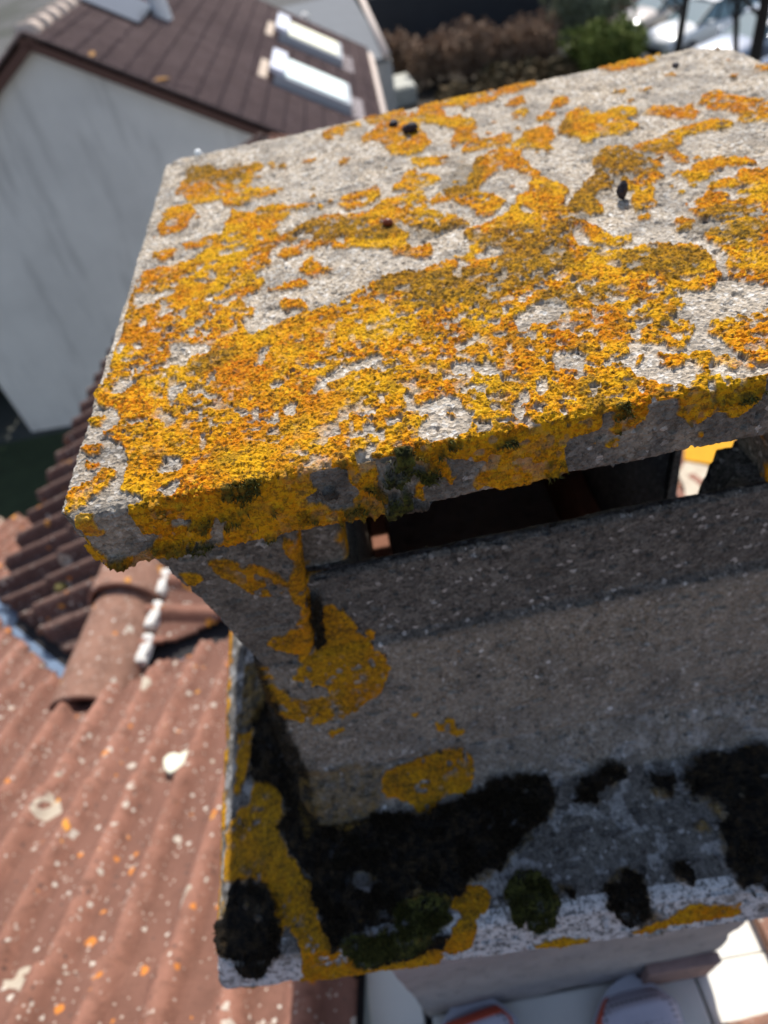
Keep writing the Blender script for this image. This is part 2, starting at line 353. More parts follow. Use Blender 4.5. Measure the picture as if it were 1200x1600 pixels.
class Chart:
    def __init__(s, txt, res=0.001, pad=0.03, blur=1):
        polys = []
        for l in txt.strip().splitlines():
            a = l.split(); polys.append((a[0], np.array([[float(t) for t in q.split(',')] for q in a[1:]]) / 2000.0))
        allp = np.concatenate([p for _, p in polys])
        s.lo = allp.min(0) - pad; s.hi = np.minimum(allp.max(0) + pad, s.lo + 2.0); s.res = res
        s.n = np.ceil((s.hi - s.lo) / res).astype(int) + 1
        s.L = {k: np.zeros((s.n[1], s.n[0]), np.float32) for k in 'LKGO'}
        for c, p in polys:
            a = np.clip(np.floor((p.min(0) - s.lo) / res).astype(int), 0, s.n - 1); b = np.clip(np.ceil((p.max(0) - s.lo) / res).astype(int) + 1, 1, s.n)
            if (b <= a).any(): continue
            gx, gy = np.meshgrid(s.lo[0] + np.arange(a[0], b[0]) * res, s.lo[1] + np.arange(a[1], b[1]) * res)
            ins = np.zeros(gx.shape, bool)
            for i in range(len(p)):
                x1, y1 = p[i - 1]; x2, y2 = p[i]
                if y1 == y2: continue
                cnd = ((y1 > gy) != (y2 > gy)) & (gx < (x2 - x1) * (gy - y1) / (y2 - y1) + x1)
                ins ^= cnd
            sl = (slice(a[1], b[1]), slice(a[0], b[0]))
            for k in 'LKGO':
                if c == k: s.L[k][sl][ins] = 1
                elif c != 'O' or k != 'L' : s.L[k][sl][ins] = 0
        for k in 'LKGO':
            A = s.L[k]
            for _ in range(blur):
                A = (np.roll(A, 1, 0) + np.roll(A, -1, 0) + A * 2) / 4; A = (np.roll(A, 1, 1) + np.roll(A, -1, 1) + A * 2) / 4
            s.L[k] = A
    def get(s, k, u, v):
        x = np.clip((u - s.lo[0]) / s.res, 0, s.n[0] - 1.001); y = np.clip((v - s.lo[1]) / s.res, 0, s.n[1] - 1.001)
        i = x.astype(int); j = y.astype(int); fx = x - i; fy = y - j; A = s.L[k]
        return (A[j, i] * (1 - fx) * (1 - fy) + A[j, i + 1] * fx * (1 - fy) + A[j + 1, i] * (1 - fx) * fy + A[j + 1, i + 1] * fx * fy).astype(np.float32)

def grid_mesh(name, blocks, mat, parent=None, attrs=None):
    """blocks: list of (ny,nx,3) vertex grids, wound so that (row x column) gives outward normals"""
    V = []; Fq = []; off = 0
    for G in blocks:
        ny, nx = G.shape[:2]; V.append(G.reshape(-1, 3))
        idx = np.arange(ny * nx).reshape(ny, nx) + off
        Fq.append(np.stack([idx[:-1, :-1], idx[:-1, 1:], idx[1:, 1:], idx[1:, :-1]], -1).reshape(-1, 4)); off += ny * nx
    V = np.concatenate(V).astype(np.float32); Fq = np.concatenate(Fq).astype(np.int32)
    me = bpy.data.meshes.new(name)
    me.vertices.add(len(V)); me.vertices.foreach_set('co', V.ravel())
    me.loops.add(Fq.size); me.loops.foreach_set('vertex_index', Fq.ravel())
    me.polygons.add(len(Fq)); me.polygons.foreach_set('loop_start', np.arange(0, Fq.size, 4, dtype=np.int32))
    me.polygons.foreach_set('loop_total', np.full(len(Fq), 4, np.int32))
    me.polygons.foreach_set('use_smooth', np.ones(len(Fq), bool))
    for k, a in (attrs or {}).items():
        at = me.attributes.new(k, 'FLOAT', 'POINT'); at.data.foreach_set('value', np.ascontiguousarray(a, np.float32))
    me.update(calc_edges=True)
    if mat: me.materials.append(mat)
    o = bpy.data.objects.new(name, me)
    return link(o, parent)

# node helpers ----------------------------------------------------------------
class NT:
    def __init__(s, name):
        s.m = bpy.data.materials.new(name); s.m.use_nodes = True; s.t = s.m.node_tree
        s.b = s.t.nodes['Principled BSDF']; s.b.inputs['Roughness'].default_value = .9
        s.b.inputs['Specular IOR Level'].default_value = .25
        s.co = None
    def n(s, ty, **kw):
        x = s.t.nodes.new(ty)
        for k, v in kw.items(): setattr(x, k, v)
        return x
    def lk(s, a, b): s.t.links.new(a, b)
    def obj(s):
        if s.co is None: s.co = s.n('ShaderNodeTexCoord').outputs['Object']
        return s.co
    def noise(s, scale, detail=4, rough=.55, vec=None, dist=0):
        x = s.n('ShaderNodeTexNoise'); x.inputs['Scale'].default_value = scale; x.inputs['Detail'].default_value = detail
        x.inputs['Roughness'].default_value = rough; x.inputs['Distortion'].default_value = dist
        s.lk(vec or s.obj(), x.inputs['Vector']); return x.outputs['Fac']
    def vor(s, scale, feature='F1', vec=None, rnd=1):
        x = s.n('ShaderNodeTexVoronoi', feature=feature); x.inputs['Scale'].default_value = scale; x.inputs['Randomness'].default_value = rnd
        s.lk(vec or s.obj(), x.inputs['Vector']); return x
    def ramp(s, fac, stops, interp='LINEAR'):
        x = s.n('ShaderNodeValToRGB'); cr = x.color_ramp; cr.interpolation = interp
        while len(cr.elements) < len(stops): cr.elements.new(.5)
        for e, (p, c) in zip(cr.elements, stops):
            e.position = p; e.color = (c[0], c[1], c[2], 1) if hasattr(c, '__len__') else (c, c, c, 1)
        s.lk(fac, x.inputs[0]); return x.outputs[0]
    def mix(s, fac, a, b, mode='MIX'):
        x = s.n('ShaderNodeMix', data_type='RGBA', blend_type=mode); x.clamp_factor = True
        for sock, v in ((x.inputs[0], fac), (x.inputs[6], a), (x.inputs[7], b)):
            if hasattr(v, 'links') or hasattr(v, 'is_linked'): s.lk(v, sock)
            elif hasattr(v, '__len__'): sock.default_value = (*v, 1)
            else: sock.default_value = v
        return x.outputs[2]
    def math(s, op, a, b=None, c=None):
        x = s.n('ShaderNodeMath', operation=op)
        for i, v in enumerate((a, b, c)):
            if v is None: continue
            if hasattr(v, 'is_linked'): s.lk(v, x.inputs[i])
            else: x.inputs[i].default_value = v
        return x.outputs[0]
    def attr(s, name):
        x = s.n('ShaderNodeAttribute'); x.attribute_name = name; return x.outputs['Fac']
    def bump(s, h, dist, strength=1.0, nrm=None):
        x = s.n('ShaderNodeBump'); x.inputs['Distance'].default_value = dist; x.inputs['Strength'].default_value = strength
        s.lk(h, x.inputs['Height'])
        if nrm: s.lk(nrm, x.inputs['Normal'])
        return x.outputs[0]
    def out(s, col, nrm=None, rough=None):
        if hasattr(col, 'is_linked'): s.lk(col, s.b.inputs['Base Color'])
        else: s.b.inputs['Base Color'].default_value = (*col, 1)
        if nrm: s.lk(nrm, s.b.inputs['Normal'])
        if rough is not None:
            if hasattr(rough, 'is_linked'): s.lk(rough, s.b.inputs['Roughness'])
            else: s.b.inputs['Roughness'].default_value = rough
        return s.m
def plain(name, col, rough=.7, var=.15, scale=8, metal=0, bump=0.0, spec=None):
    t = NT(name); n = t.noise(scale, 5)
    c = t.mix(n, tuple(x * (1 - var) for x in col), tuple(min(1, x * (1 + var)) for x in col))
    t.b.inputs['Metallic'].default_value = metal
    if spec is not None: t.b.inputs['Specular IOR Level'].default_value = spec
    return t.out(c, t.bump(n, bump) if bump else None, rough)

# ------------------------------------------------------------------ crusted concrete
def concrete_material():
    t = NT('crusted_concrete')
    D = t.attr('grime_shade'); L = t.attr('lichen'); K = t.attr('moss'); G = t.attr('green'); O = t.attr('olive'); LM = t.attr('lime')
    # sand and grit
    g = t.vor(560); g2 = t.vor(330); big = t.noise(14, 5, .6); mid = t.noise(60, 4, .6)
    sep = t.n('ShaderNodeSeparateColor'); t.lk(g.outputs['Color'], sep.inputs[0])
    sep2 = t.n('ShaderNodeSeparateColor'); t.lk(g2.outputs['Color'], sep2.inputs[0])
    sand = t.ramp(sep.outputs[0], [(0, (.035, .028, .022)), (.20, (.17, .13, .09)), (.42, (.40, .32, .23)), (.72, (.58, .475, .355)), (.90, (.64, .57, .48)), (1, (.90, .88, .84))])
    grit = t.ramp(sep2.outputs[1], [(0, (.05, .045, .04)), (.12, (.12, .11, .10)), (.15, (.42, .35, .27)), (.85, (.56, .48, .38)), (.90, (.85, .83, .78)), (1, (.9, .88, .84))])
    c = t.mix(.38, sand, grit)
    c = t.mix(t.ramp(big, [(.35, 0), (.62, 1)]), c, t.mix(.45, c, (.40, .36, .31)))
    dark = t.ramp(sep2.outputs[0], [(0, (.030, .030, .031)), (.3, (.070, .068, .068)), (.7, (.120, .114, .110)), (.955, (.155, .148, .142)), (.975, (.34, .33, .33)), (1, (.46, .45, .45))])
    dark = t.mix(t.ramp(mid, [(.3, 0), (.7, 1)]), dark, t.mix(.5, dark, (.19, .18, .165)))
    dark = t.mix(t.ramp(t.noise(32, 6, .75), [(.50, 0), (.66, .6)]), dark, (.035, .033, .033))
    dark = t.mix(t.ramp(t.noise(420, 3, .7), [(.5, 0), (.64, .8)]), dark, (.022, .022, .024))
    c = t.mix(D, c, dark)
    # lime wash left on the rim
    lime = t.mix(t.ramp(t.noise(190, 5, .75), [(.47, 0), (.60, 1)]), (.66, .65, .65), (.13, .13, .13))
    c = t.mix(LM, c, lime)
    # lichen
    lv = t.vor(480); ls = t.n('ShaderNodeSeparateColor'); t.lk(lv.outputs['Color'], ls.inputs[0])
    lf = t.math('ADD', t.math('MULTIPLY', ls.outputs[0], .55), t.math('MULTIPLY', t.noise(38, 5, .6), .75))
    lc = t.ramp(lf, [(.25, (.09, .035, .006)), (.40, (.34, .10, .003)), (.56, (.54, .165, .003)), (.76, (.63, .25, .005)), (.98, (.72, .40, .02))])
    hue = t.ramp(t.noise(26, 5, .65), [(.42, 0), (.58, 1)])
    lc = t.mix(hue, lc, t.mix(.62, lc, (.66, .40, .012)))
    rust = t.ramp(t.noise(34, 5, .7, vec=t.n('ShaderNodeTexCoord').outputs['Generated']) if False else t.noise(19, 6, .7), [(.50, 0), (.60, 1)])
    lc = t.mix(t.math('MULTIPLY', rust, .6), lc, (.46, .13, .006))
    old = t.ramp(t.noise(70, 6, .75), [(.54, 0), (.62, 1)])
    lc = t.mix(t.math('MULTIPLY', old, .6), lc, (.20, .115, .014))
    speck = t.ramp(t.noise(340, 3, .75), [(.52, 0), (.60, 1)])
    lc = t.mix(t.math('MULTIPLY', speck, .85), lc, (.085, .048, .009))
    ol = t.mix(t.ramp(t.noise(300, 4, .7), [(.40, 0), (.56, 1)]), (.44, .22, .010), (.055, .040, .014))
    # on the darker-toned faces the same lichen is a duller mustard
    lc = t.mix(t.math('MULTIPLY', D, .5), lc, t.mix(t.ramp(t.noise(90, 4), [(.35, 0), (.65, 1)]), (.60, .29, .006), (.33, .175, .010)))
    lc = t.mix(t.math('MULTIPLY', O, .8), lc, ol)
    gap = t.ramp(t.noise(210, 5, .8), [(.53, 0), (.60, 1)])
    lc = t.mix(t.math('MULTIPLY', gap, t.math('MULTIPLY', D, .75)), lc, (.075, .048, .012))
    c = t.mix(L, c, lc)
    # moss
    mk = t.mix(t.ramp(t.noise(150, 4, .7), [(.45, 0), (.72, 1)]), (.009, .008, .007), (.045, .030, .015))
    mg = t.mix(t.ramp(t.noise(190, 4, .7), [(.4, 0), (.65, 1)]), (.014, .016, .007), (.085, .085, .018))
    mo = t.mix(t.ramp(t.noise(120, 4, .7), [(.4, 0), (.62, 1)]), (.035, .03, .02), (.20, .12, .02))
    c = t.mix(K, c, mk); c = t.mix(G, c, mg); c = t.mix(t.math('MULTIPLY', t.math('MULTIPLY', t.math('MULTIPLY', O, D), t.math('SUBTRACT', 1.0, L)), .85), c, mo)
    h = t.math('ADD', t.math('MULTIPLY', g.outputs['Distance'], .9), t.math('MULTIPLY', t.noise(900, 3, .7), .8))
    n = t.bump(h, .0011, 1.0)
    t.b.inputs['Specular IOR Level'].default_value = .12
    return t.out(c, n, .95)
CONC = concrete_material()
H = 0.2     # the cap's top lies 20 cm below the lens

def clamp3(P, lo, hi): return np.minimum(np.maximum(P, lo), hi)
def spaced(knots):
    """knots: [(x, step)...] -> non-uniform samples"""
    out = [knots[0][0]]
    for (a, s0), (b, s1) in zip(knots, knots[1:]):
        x = a
        while True:
            f = (x - a) / (b - a); x += s0 + (s1 - s0) * f
            if x >= b - 1e-6: break
            out.append(x)
        out.append(b)
    return np.array(out)

CH_TOP = Chart(M_TOP); CH_TONE = Chart(M_TONE, .002, .03, 5); CH_FRONT = Chart(M_FRONT)
CH_LEG = Chart(M_LEG); CH_BODY = Chart(M_BODY, blur=4); CH_PLATE = Chart(M_PLATE, blur=4); CH_EDGE = Chart(M_EDGE, blur=3)

def crust(P, N, L, K, G, O, D, rough=1.0, grain=1.0):
    """real relief: grains, lichen granules, moss cushions; returns displaced points"""
    f1, f2, _ = worley(P, .0026, 5)
    dsp = (.5 - f1) * .0006 * grain
    dsp += (fbm(P, .022, 4, 11) - .5) * .0022 * rough
    dsp += (vn(P, .0013, 3) - .5) * .0005 * grain
    pit = sst(.70, .80, vn(P, .006, 21)) * .0017 * rough * (1 - L)
    dsp -= pit
    g1, g2, _ = worley(P + 4.2, .0024, 9); g3, _, _ = worley(P + 1.2, .0014, 13)
    lump = fbm(P, .009, 3, 31)
    smooth = 1 - .6 * D
    dsp += L * (.0006 + .0018 * lump * (1 - .45 * D) + (.62 - g1) * .0020 * (1 - .48 * D) + (.6 - g3) * .0013 * (1 - .35 * D))
    dsp += O * L * .0012 * lump * (1 - D)
    M = np.maximum(np.maximum(K, G), O * D * .7)
    dsp += M * (.0015 + .0065 * sst(.2, .8, fbm(P, .016, 3, 41)) + (vn(P, .0011, 43) - .5) * .0022)
    return P + N * dsp[:, None]

# ================================================================== CHIMNEY
chimney = empty('chimney', W3(.09, .45, 1.10))
tag(chimney, 'weathered concrete chimney with a thick flat cap covered in orange and yellow lichen', 'chimney')
def under(o, root):       # parent while keeping world-space vertices
    o.parent = root; o.matrix_parent_inverse = Matrix.Translation(root.location).inverted(); return o

def mask_noise(P):
    warp = np.stack([fbm(P, .012, 3, 51) - .5, fbm(P, .012, 3, 52) - .5], 1) * .010
    nz = fbm(P, .007, 4, 53) - .5
    w1, _, _ = worley(P, .0045, 57)
    nz = nz + (.42 - w1) * .38 + (fbm(P, .0028, 2, 59) - .5) * .30
    return warp, nz

def make_slab():
    x0, x1, y0, y1 = -.1575, .402, .2310, .738
    z1, z0 = -H, -H - .0385; r = .004
    X = spaced([(x0, .0006), (.18, .0006), (x1, .0011)]); Y = spaced([(y0, .0005), (.34, .0008), (y1, .0016)]); Z = spaced([(z0, .0007), (z1, .0005)])
    lo = np.array([x0, y0, z0]); hi = np.array([x1, y1, z1])
    def face(a, b, order, const):
        A, B = np.meshgrid(a, b); G = np.zeros(A.shape + (3,)); ax = 'xyz'
        G[..., ax.index(order[0])] = A; G[..., ax.index(order[1])] = B; G[..., ax.index(const[0])] = const[1]
        return G
    Xc = spaced([(x0, .004), (x1, .004)]); Yc = spaced([(y0, .004), (y1, .004)]); Zc = spaced([(z0, .003), (z1, .003)])
    bl = [face(X, Y, 'xy', ('z', z1)), face(X, Z, 'xz', ('y', y0)), face(Y[::-1], Z, 'yz', ('x', x0)),
          face(Yc, Zc, 'yz', ('x', x1)), face(X[::-1], Zc, 'xz', ('y', y1)), face(Xc[::-1], Yc, 'xy', ('z', z0))]
    shapes = [b.shape for b in bl]; P = np.concatenate([b.reshape(-1, 3) for b in bl])
    inner = clamp3(P, lo + r, hi - r); N = P - inner; N /= np.linalg.norm(N, axis=1)[:, None] + 1e-9
    Q = inner + N * r
    # chipped vertical corner at the near left and worn back corner
    e = np.maximum(0, .016 - (Q[:, 0] - x0)) + np.maximum(0, .016 - (Q[:, 1] - y0)); cut = np.maximum(0, e - .0235)
    Q[:, 0] += cut * .7; Q[:, 1] += cut * .7
    e = np.maximum(0, .02 - (Q[:, 0] - x0)) + np.maximum(0, .02 - (y1 - Q[:, 1])); cut = np.maximum(0, e - .022)
    Q[:, 0] += cut * .8; Q[:, 1] -= cut * .8
    e = np.maximum(0, .05 - (x1 - Q[:, 0])) + np.maximum(0, .05 - (y1 - Q[:, 1])); cut = np.maximum(0, e - .068)
    Q[:, 0] -= cut * .7; Q[:, 1] -= cut * .7
    # worn edges
    edge = np.minimum(np.abs(Q[:, 2] - z1), 1) < .01
    warp, nz = mask_noise(Q)
    wt = sst(.35, .65, N[:, 2])
    ut = Q[:, 0] + warp[:, 0] * .8; vt = np.maximum(Q[:, 1], y0 + .003) + warp[:, 1] * .8
    Lt = CH_TOP.get('L', ut, vt)
    # the far right of the top is out of the picture: the same lichen carries on there
    far = sst(.0, .03, Q[:, 0] - (.152 + (Q[:, 1] - .237) * 1.02)) * (Q[:, 1] < .66)
    Lt = np.where(far > 0, (1 - far) * Lt + far * sst(.42, .56, fbm(Q, .05, 4, 77)), Lt)
    Ot = CH_TONE.get('O', Q[:, 0] + warp[:, 0] * 2, Q[:, 1] + warp[:, 1] * 2)
    wf = sst(.35, .65, -N[:, 1])
    uf = Q[:, 0] + warp[:, 0] * .5; vf = np.maximum(-Q[:, 2], -z1 + .0095) + warp[:, 1] * .5
    Lf = CH_FRONT.get('L', uf, vf); Gf = CH_FRONT.get('G', uf, vf); Kf = CH_FRONT.get('K', uf, vf)
    other = 1 - np.clip(wt + wf, 0, 1)
    Ls = sst(.50, .60, fbm(Q, .03, 4, 81)) * other * (N[:, 2] > -.7) * sst(-z1 + .006, -z1 + .02, -Q[:, 2])
    th = .45 - .09 * sst(.30, .45, Q[:, 1]) * wt
    L = sst(th - .07, th + .07, (Lt * wt + Lf * wf + Ls) + nz * .95)
    holes = sst(.655, .69, vn(Q, .0055, 61)) * sst(.35, .6, vn(Q, .05, 62)) * (wt + wf * .5)
    holes = np.maximum(holes, sst(.66, .70, vn(Q, .0034, 60)) * sst(.40, .62, fbm(Q, .035, 3, 69)) * (wt + wf * .5))
    L = L * (1 - holes)
    # stray small colonies on bare concrete
    w1, _, wid = worley(Q, .012, 91)
    stray = (wid > .66) * sst(.26, .16, w1 + (nz * .5)) * sst(.5, .62, vn(Q, .05, 92)) * wt
    L = np.maximum(L, stray)
    G = sst(.38, .6, Gf * wf + nz * 1.3) * wf * sst(.44, .54, fbm(Q, .0055, 3, 68)); K = sst(.4, .6, Kf * wf + nz * 1.2) * wf * .7
    tuft = sst(.66, .72, vn(Q, .011, 65)) * sst(.25, .6, nz + .45) * wf * L * .8
    G = np.maximum(G, tuft)
    O = np.clip(sst(.3, .7, Ot + (fbm(Q, .012, 3, 66) - .5) * 1.6), 0, 1) * wt
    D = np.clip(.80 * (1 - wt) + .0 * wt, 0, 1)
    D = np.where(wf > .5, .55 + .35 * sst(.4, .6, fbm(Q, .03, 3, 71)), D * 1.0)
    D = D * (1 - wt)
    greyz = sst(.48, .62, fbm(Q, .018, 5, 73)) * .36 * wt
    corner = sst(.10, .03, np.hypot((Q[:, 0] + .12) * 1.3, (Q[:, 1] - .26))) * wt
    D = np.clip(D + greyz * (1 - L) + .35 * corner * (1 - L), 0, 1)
    P2 = crust(Q, N, L, K, G, O, D, 1.0, 1.5)
    P2[:, 2] += CAMZ
    out = []; i = 0
    for sh in shapes:
        k = sh[0] * sh[1]; out.append(P2[i:i + k].reshape(sh)); i += k
    Wv = D
    o = grid_mesh('cap_slab', out, CONC, None, dict(grime_shade=Wv, lichen=L, moss=K, green=G, olive=O, lime=np.zeros(len(Wv))))
    return under(o, chimney), (Q, N, K, G, L)
cap, slabdat = make_slab()
cap['label'] = 'thick concrete cap slab crusted with orange lichen'

# ---- lofted lower body: cowl wall, battered skirt, mossy base plate
def ring_pts(u_front, nl, nb, nr, nc, xl, xr, yf, yb, r):
    pts = []
    def arc(cx, cy, a0):
        for k in range(nc):
            a = a0 + (math.pi / 2) * (k + .5) / nc
            pts.append((cx + r * math.cos(a), cy + r * math.sin(a)))
    # start on the left side at the back, come forward, cross the front, go back along the right
    for k in range(nl): pts.append((xl, yb - r + (yf - yb + 2 * r) * k / nl))
    arc(xl + r, yf + r, math.pi)
    for u in u_front: pts.append((xl + r + (xr - xl - 2 * r) * u, yf))
    arc(xr - r, yf + r, 1.5 * math.pi)
    for k in range(nr): pts.append((xr, yf + r + (yb - yf - 2 * r) * (k + 1) / nr))
    arc(xr - r, yb - r, 0)
    for k in range(nb): pts.append((xr - r + (xl - xr + 2 * r) * (k + 1) / nb, yb))
    arc(xl + r, yb - r, .5 * math.pi)
    pts.append(pts[0])
    return pts
def loft(rings, step, uf, nl, nb, nr, nc):
    """rings: (d, xl, xr, yf, yb, r) in units of H; densified along the front profile"""
    R = np.array(rings, float); R *= H
    seg = np.hypot(np.diff(R[:, 0]), np.diff(R[:, 3]))
    rows = []
    for i, s in enumerate(seg):
        n = max(2, int(s / step[i] if hasattr(step, '__len__') else s / step))
        for k in range(n): rows.append(R[i] + (R[i + 1] - R[i]) * k / n)
    rows.append(R[-1])
    rows = np.array(rows)
    # soften the profile
    for _ in range(3):
        rows[1:-1] = (rows[:-2] + 2 * rows[1:-1] + rows[2:]) / 4
    G = []
    for d, xl, xr, yf, yb, r in rows:
        p = ring_pts(uf, nl, nb, nr, nc, xl, xr, yf, yb, r)
        G.append([(x, y, -d) for x, y in p])
    return np.array(G)
def grid_normals(G):
    du = np.gradient(G, axis=1); dv = np.gradient(G, axis=0); N = np.cross(du, -dv)
    return N / (np.linalg.norm(N, axis=2)[..., None] + 1e-9)

CH_BODYC = Chart(M_BODY, .002, .03, 6); CH_PLATEC = Chart(M_PLATE, .002, .03, 6)
def make_body():
    rings = [(2.9, -.19, 1.10, 1.56, 3.35, .04), (1.80, -.19, 1.10, 1.50, 3.36, .04), (1.66, -.205, 1.12, 1.42, 3.38, .05), (1.625, -.22, 1.13, 1.385, 3.4, .05),
             (1.615, -.54, 1.38, 1.365, 3.45, .05), (1.63, -.555, 1.40, 1.345, 3.47, .06), (1.99, -.585, 1.42, 1.338, 3.49, .06), (2.015, -.592, 1.425, 1.312, 3.49, .06),
             (2.62, -.64, 1.48, 1.205, 3.55, .06), (2.66, -.625, 1.46, 1.19, 3.56, .06), (2.70, -.60, 1.45, 1.195, 3.5, .06), (2.88, -.635, 1.47, 1.05, 3.6, .08),
             (2.925, -.74, 1.49, .97, 3.75, .10), (2.99, -1.03, 1.50, .68, 4.05, .06), (3.01, -1.06, 1.51, .65, 4.09, .05), (3.17, -1.11, 1.53, .585, 4.14, .05), (3.21, -1.08, 1.51, .61, 4.12, .05), (3.22, -.8, 1.3, .9, 3.9, .05)]
    st = [.02, .003, .002, .0012, .0007, .0006, .0006, .0006, .0006, .0006, .0006, .0006, .0007, .0006, .0006, .0008, .01]
    xs = spaced([(0, .0011), (.72, .0011), (1, .01)])
    G = loft(rings, st, xs, 260, 24, 60, 12)
    N = grid_normals(G)
    sh = G.shape; P = G.reshape(-1, 3); Nn = N.reshape(-1, 3)
    shear = sst(2.9 * H, 3.0 * H, -P[:, 2]) * sst(1.6 * H, .8 * H, P[:, 1]); P[:, 1] -= shear * .045 * (P[:, 0] + 1.06 * H)
    gap = (P[:, 0] > 1.0 * H) & (P[:, 1] > 1.6 * H) & (P[:, 1] < (1.80 + (P[:, 0] / H - 1.1) * 1.6) * H) & (P[:, 2] > -2.7 * H)
    P[gap, 2] = -2.7 * H; G = P.reshape(sh); Nn = grid_normals(G).reshape(-1, 3)
    warp, nz = mask_noise(P)
    d = -P[:, 2]
    front = sst(.0, .004, -P[:, 1] + (.30)) if False else np.ones(len(P), np.float32)
    isbody = (d < 2.9 * H) & (P[:, 1] < 1.40 * H) & (d > 1.6 * H)
    isplate = (d >= 2.9 * H - .004) & (d < 3.0 * H + .002)
    isedge = d >= 3.0 * H
    ub = P[:, 0] + warp[:, 0] * .6; vb = d + warp[:, 1] * .6
    up = P[:, 0] + warp[:, 0] * .8; vp = P[:, 1] + warp[:, 1] * .8
    F = {}
    for k in 'LKGO':
        a = np.where(isbody, CH_BODY.get(k, ub, vb), 0); a = np.where(isplate, CH_PLATE.get(k, up, vp), a)
        e = CH_EDGE.get(k, ub, vb) * (P[:, 1] < .7 * H)
        a = np.where(isedge, e, a); F[k] = a
    th = .5
    fade = sst(-.0, .35, 1.0 - np.abs(F['L'] - .5) * 2)
    L = sst(th - .14, th + .14, F['L'] + nz * 1.1 + (fbm(P, .011, 4, 48) - .5) * 1.3) * sst(.02, .2, F['L'])
    hol = sst(.66, .70, vn(P, .005, 63)) * sst(.45, .7, vn(P, .03, 64)); L = L * (1 - hol)
    rimlich = isedge & (P[:, 0] < -1.0 * H) & (P[:, 1] > .7 * H)
    L = np.where(rimlich, sst(.45, .55, fbm(P, .02, 4, 84)), L)
    back = isplate & (P[:, 1] > 2.4 * H)
    L = np.where(back, sst(.48, .56, fbm(P, .03, 4, 85)), L)
    K = sst(.3, .7, F['K'] + nz * 1.9 + (fbm(P, .012, 3, 58) - .5) * 1.4) * sst(.01, .15, F['K'])
    wk = (fbm(P, .03, 3, 55) - .5) * .016; wk2 = (fbm(P, .03, 3, 56) - .5) * .016
    Kc = CH_PLATEC.get('K', P[:, 0] + wk, P[:, 1] + wk2); Kp = sst(.36, .54, Kc + (fbm(P, .011, 5, 54) - .5) * 2.3 + (vn(P, .0028, 49) - .5) * .35) * sst(.02, .1, Kc)
    K = np.where(isplate, Kp, K)
    fringe = isplate * sst(.05, .3, Kc) * (1 - K) * sst(.45, .6, fbm(P, .01, 4, 50)); Gm = sst(.3, .7, F['G'] + nz * 1.9) * sst(.02, .2, F['G']); K = K * (1 - Gm); O = sst(.3, .7, F['O'] + nz * 1.2)
    side = (d > 2.0 * H) & (d < 2.90 * H) & (P[:, 0] < -.58 * H) & (P[:, 0] > -.72 * H)
    K = np.where(side, np.maximum(K, .85), K)
    inside = (d < 2.95 * H) & (P[:, 1] > 1.5 * H) & (P[:, 0] > -.3 * H)
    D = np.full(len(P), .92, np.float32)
    D = np.where(d < 2.01 * H, .98, D)  # upper band: shade of the upright face put into the colour
    D -= .27 * sst(2.0 * H, 2.06 * H, d) * (1 - isplate) * (.45 + .55 * sst(.4, .6, fbm(P, .03, 3, 87) + .08))  # lower slope painted lighter, as if it caught more sky, with random variation
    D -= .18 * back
    lime = np.where((d > 2.985 * H) & (P[:, 1] < .75 * H), sst(.30, .46, fbm(P, .025, 4, 88) + .0), 0) * (1 - K) * .9
    lime = np.maximum(lime, sst(.60, .66, vn(P, .011, 89)) * .35 * sst(2.5 * H, 3 * H, d))
    lime *= (1 - L)
    w1, _, wid = worley(P, .010, 93)
    stray = (wid > .93) * sst(.22, .12, w1 + nz * .4) * isbody
    lime = np.maximum(lime, stray * .9 * (1 - L))
    Oc = sst(.25, .95, CH_BODYC.get('L', ub, vb) * isbody + CH_PLATEC.get('L', up, vp) * isplate) * sst(.35, .62, fbm(P, .012, 4, 99)) * L
    Oc2 = sst(.62, .98, CH_BODYC.get('L', ub, vb) * isbody + CH_PLATEC.get('L', up, vp) * isplate) * L * .55
    O = np.maximum(O * (1 - L), np.maximum(Oc * .9, Oc2)); O = np.maximum(O, fringe * .9)
    Ost = O
    P2 = crust(P, Nn, L, K * (1 - inside), Gm, O * (1 - L), D, 1.25, 1.25)
    P2[:, 2] += CAMZ
    o = grid_mesh('cowl_body', [P2.reshape(sh)], CONC, None, dict(grime_shade=D, lichen=L, moss=K, green=Gm, olive=O, lime=lime))
    return under(o, chimney), (P, Nn, K, Gm, L, isplate)
body, bodydat = make_body()
body['label'] = 'battered grey concrete body on a mossy base plate'

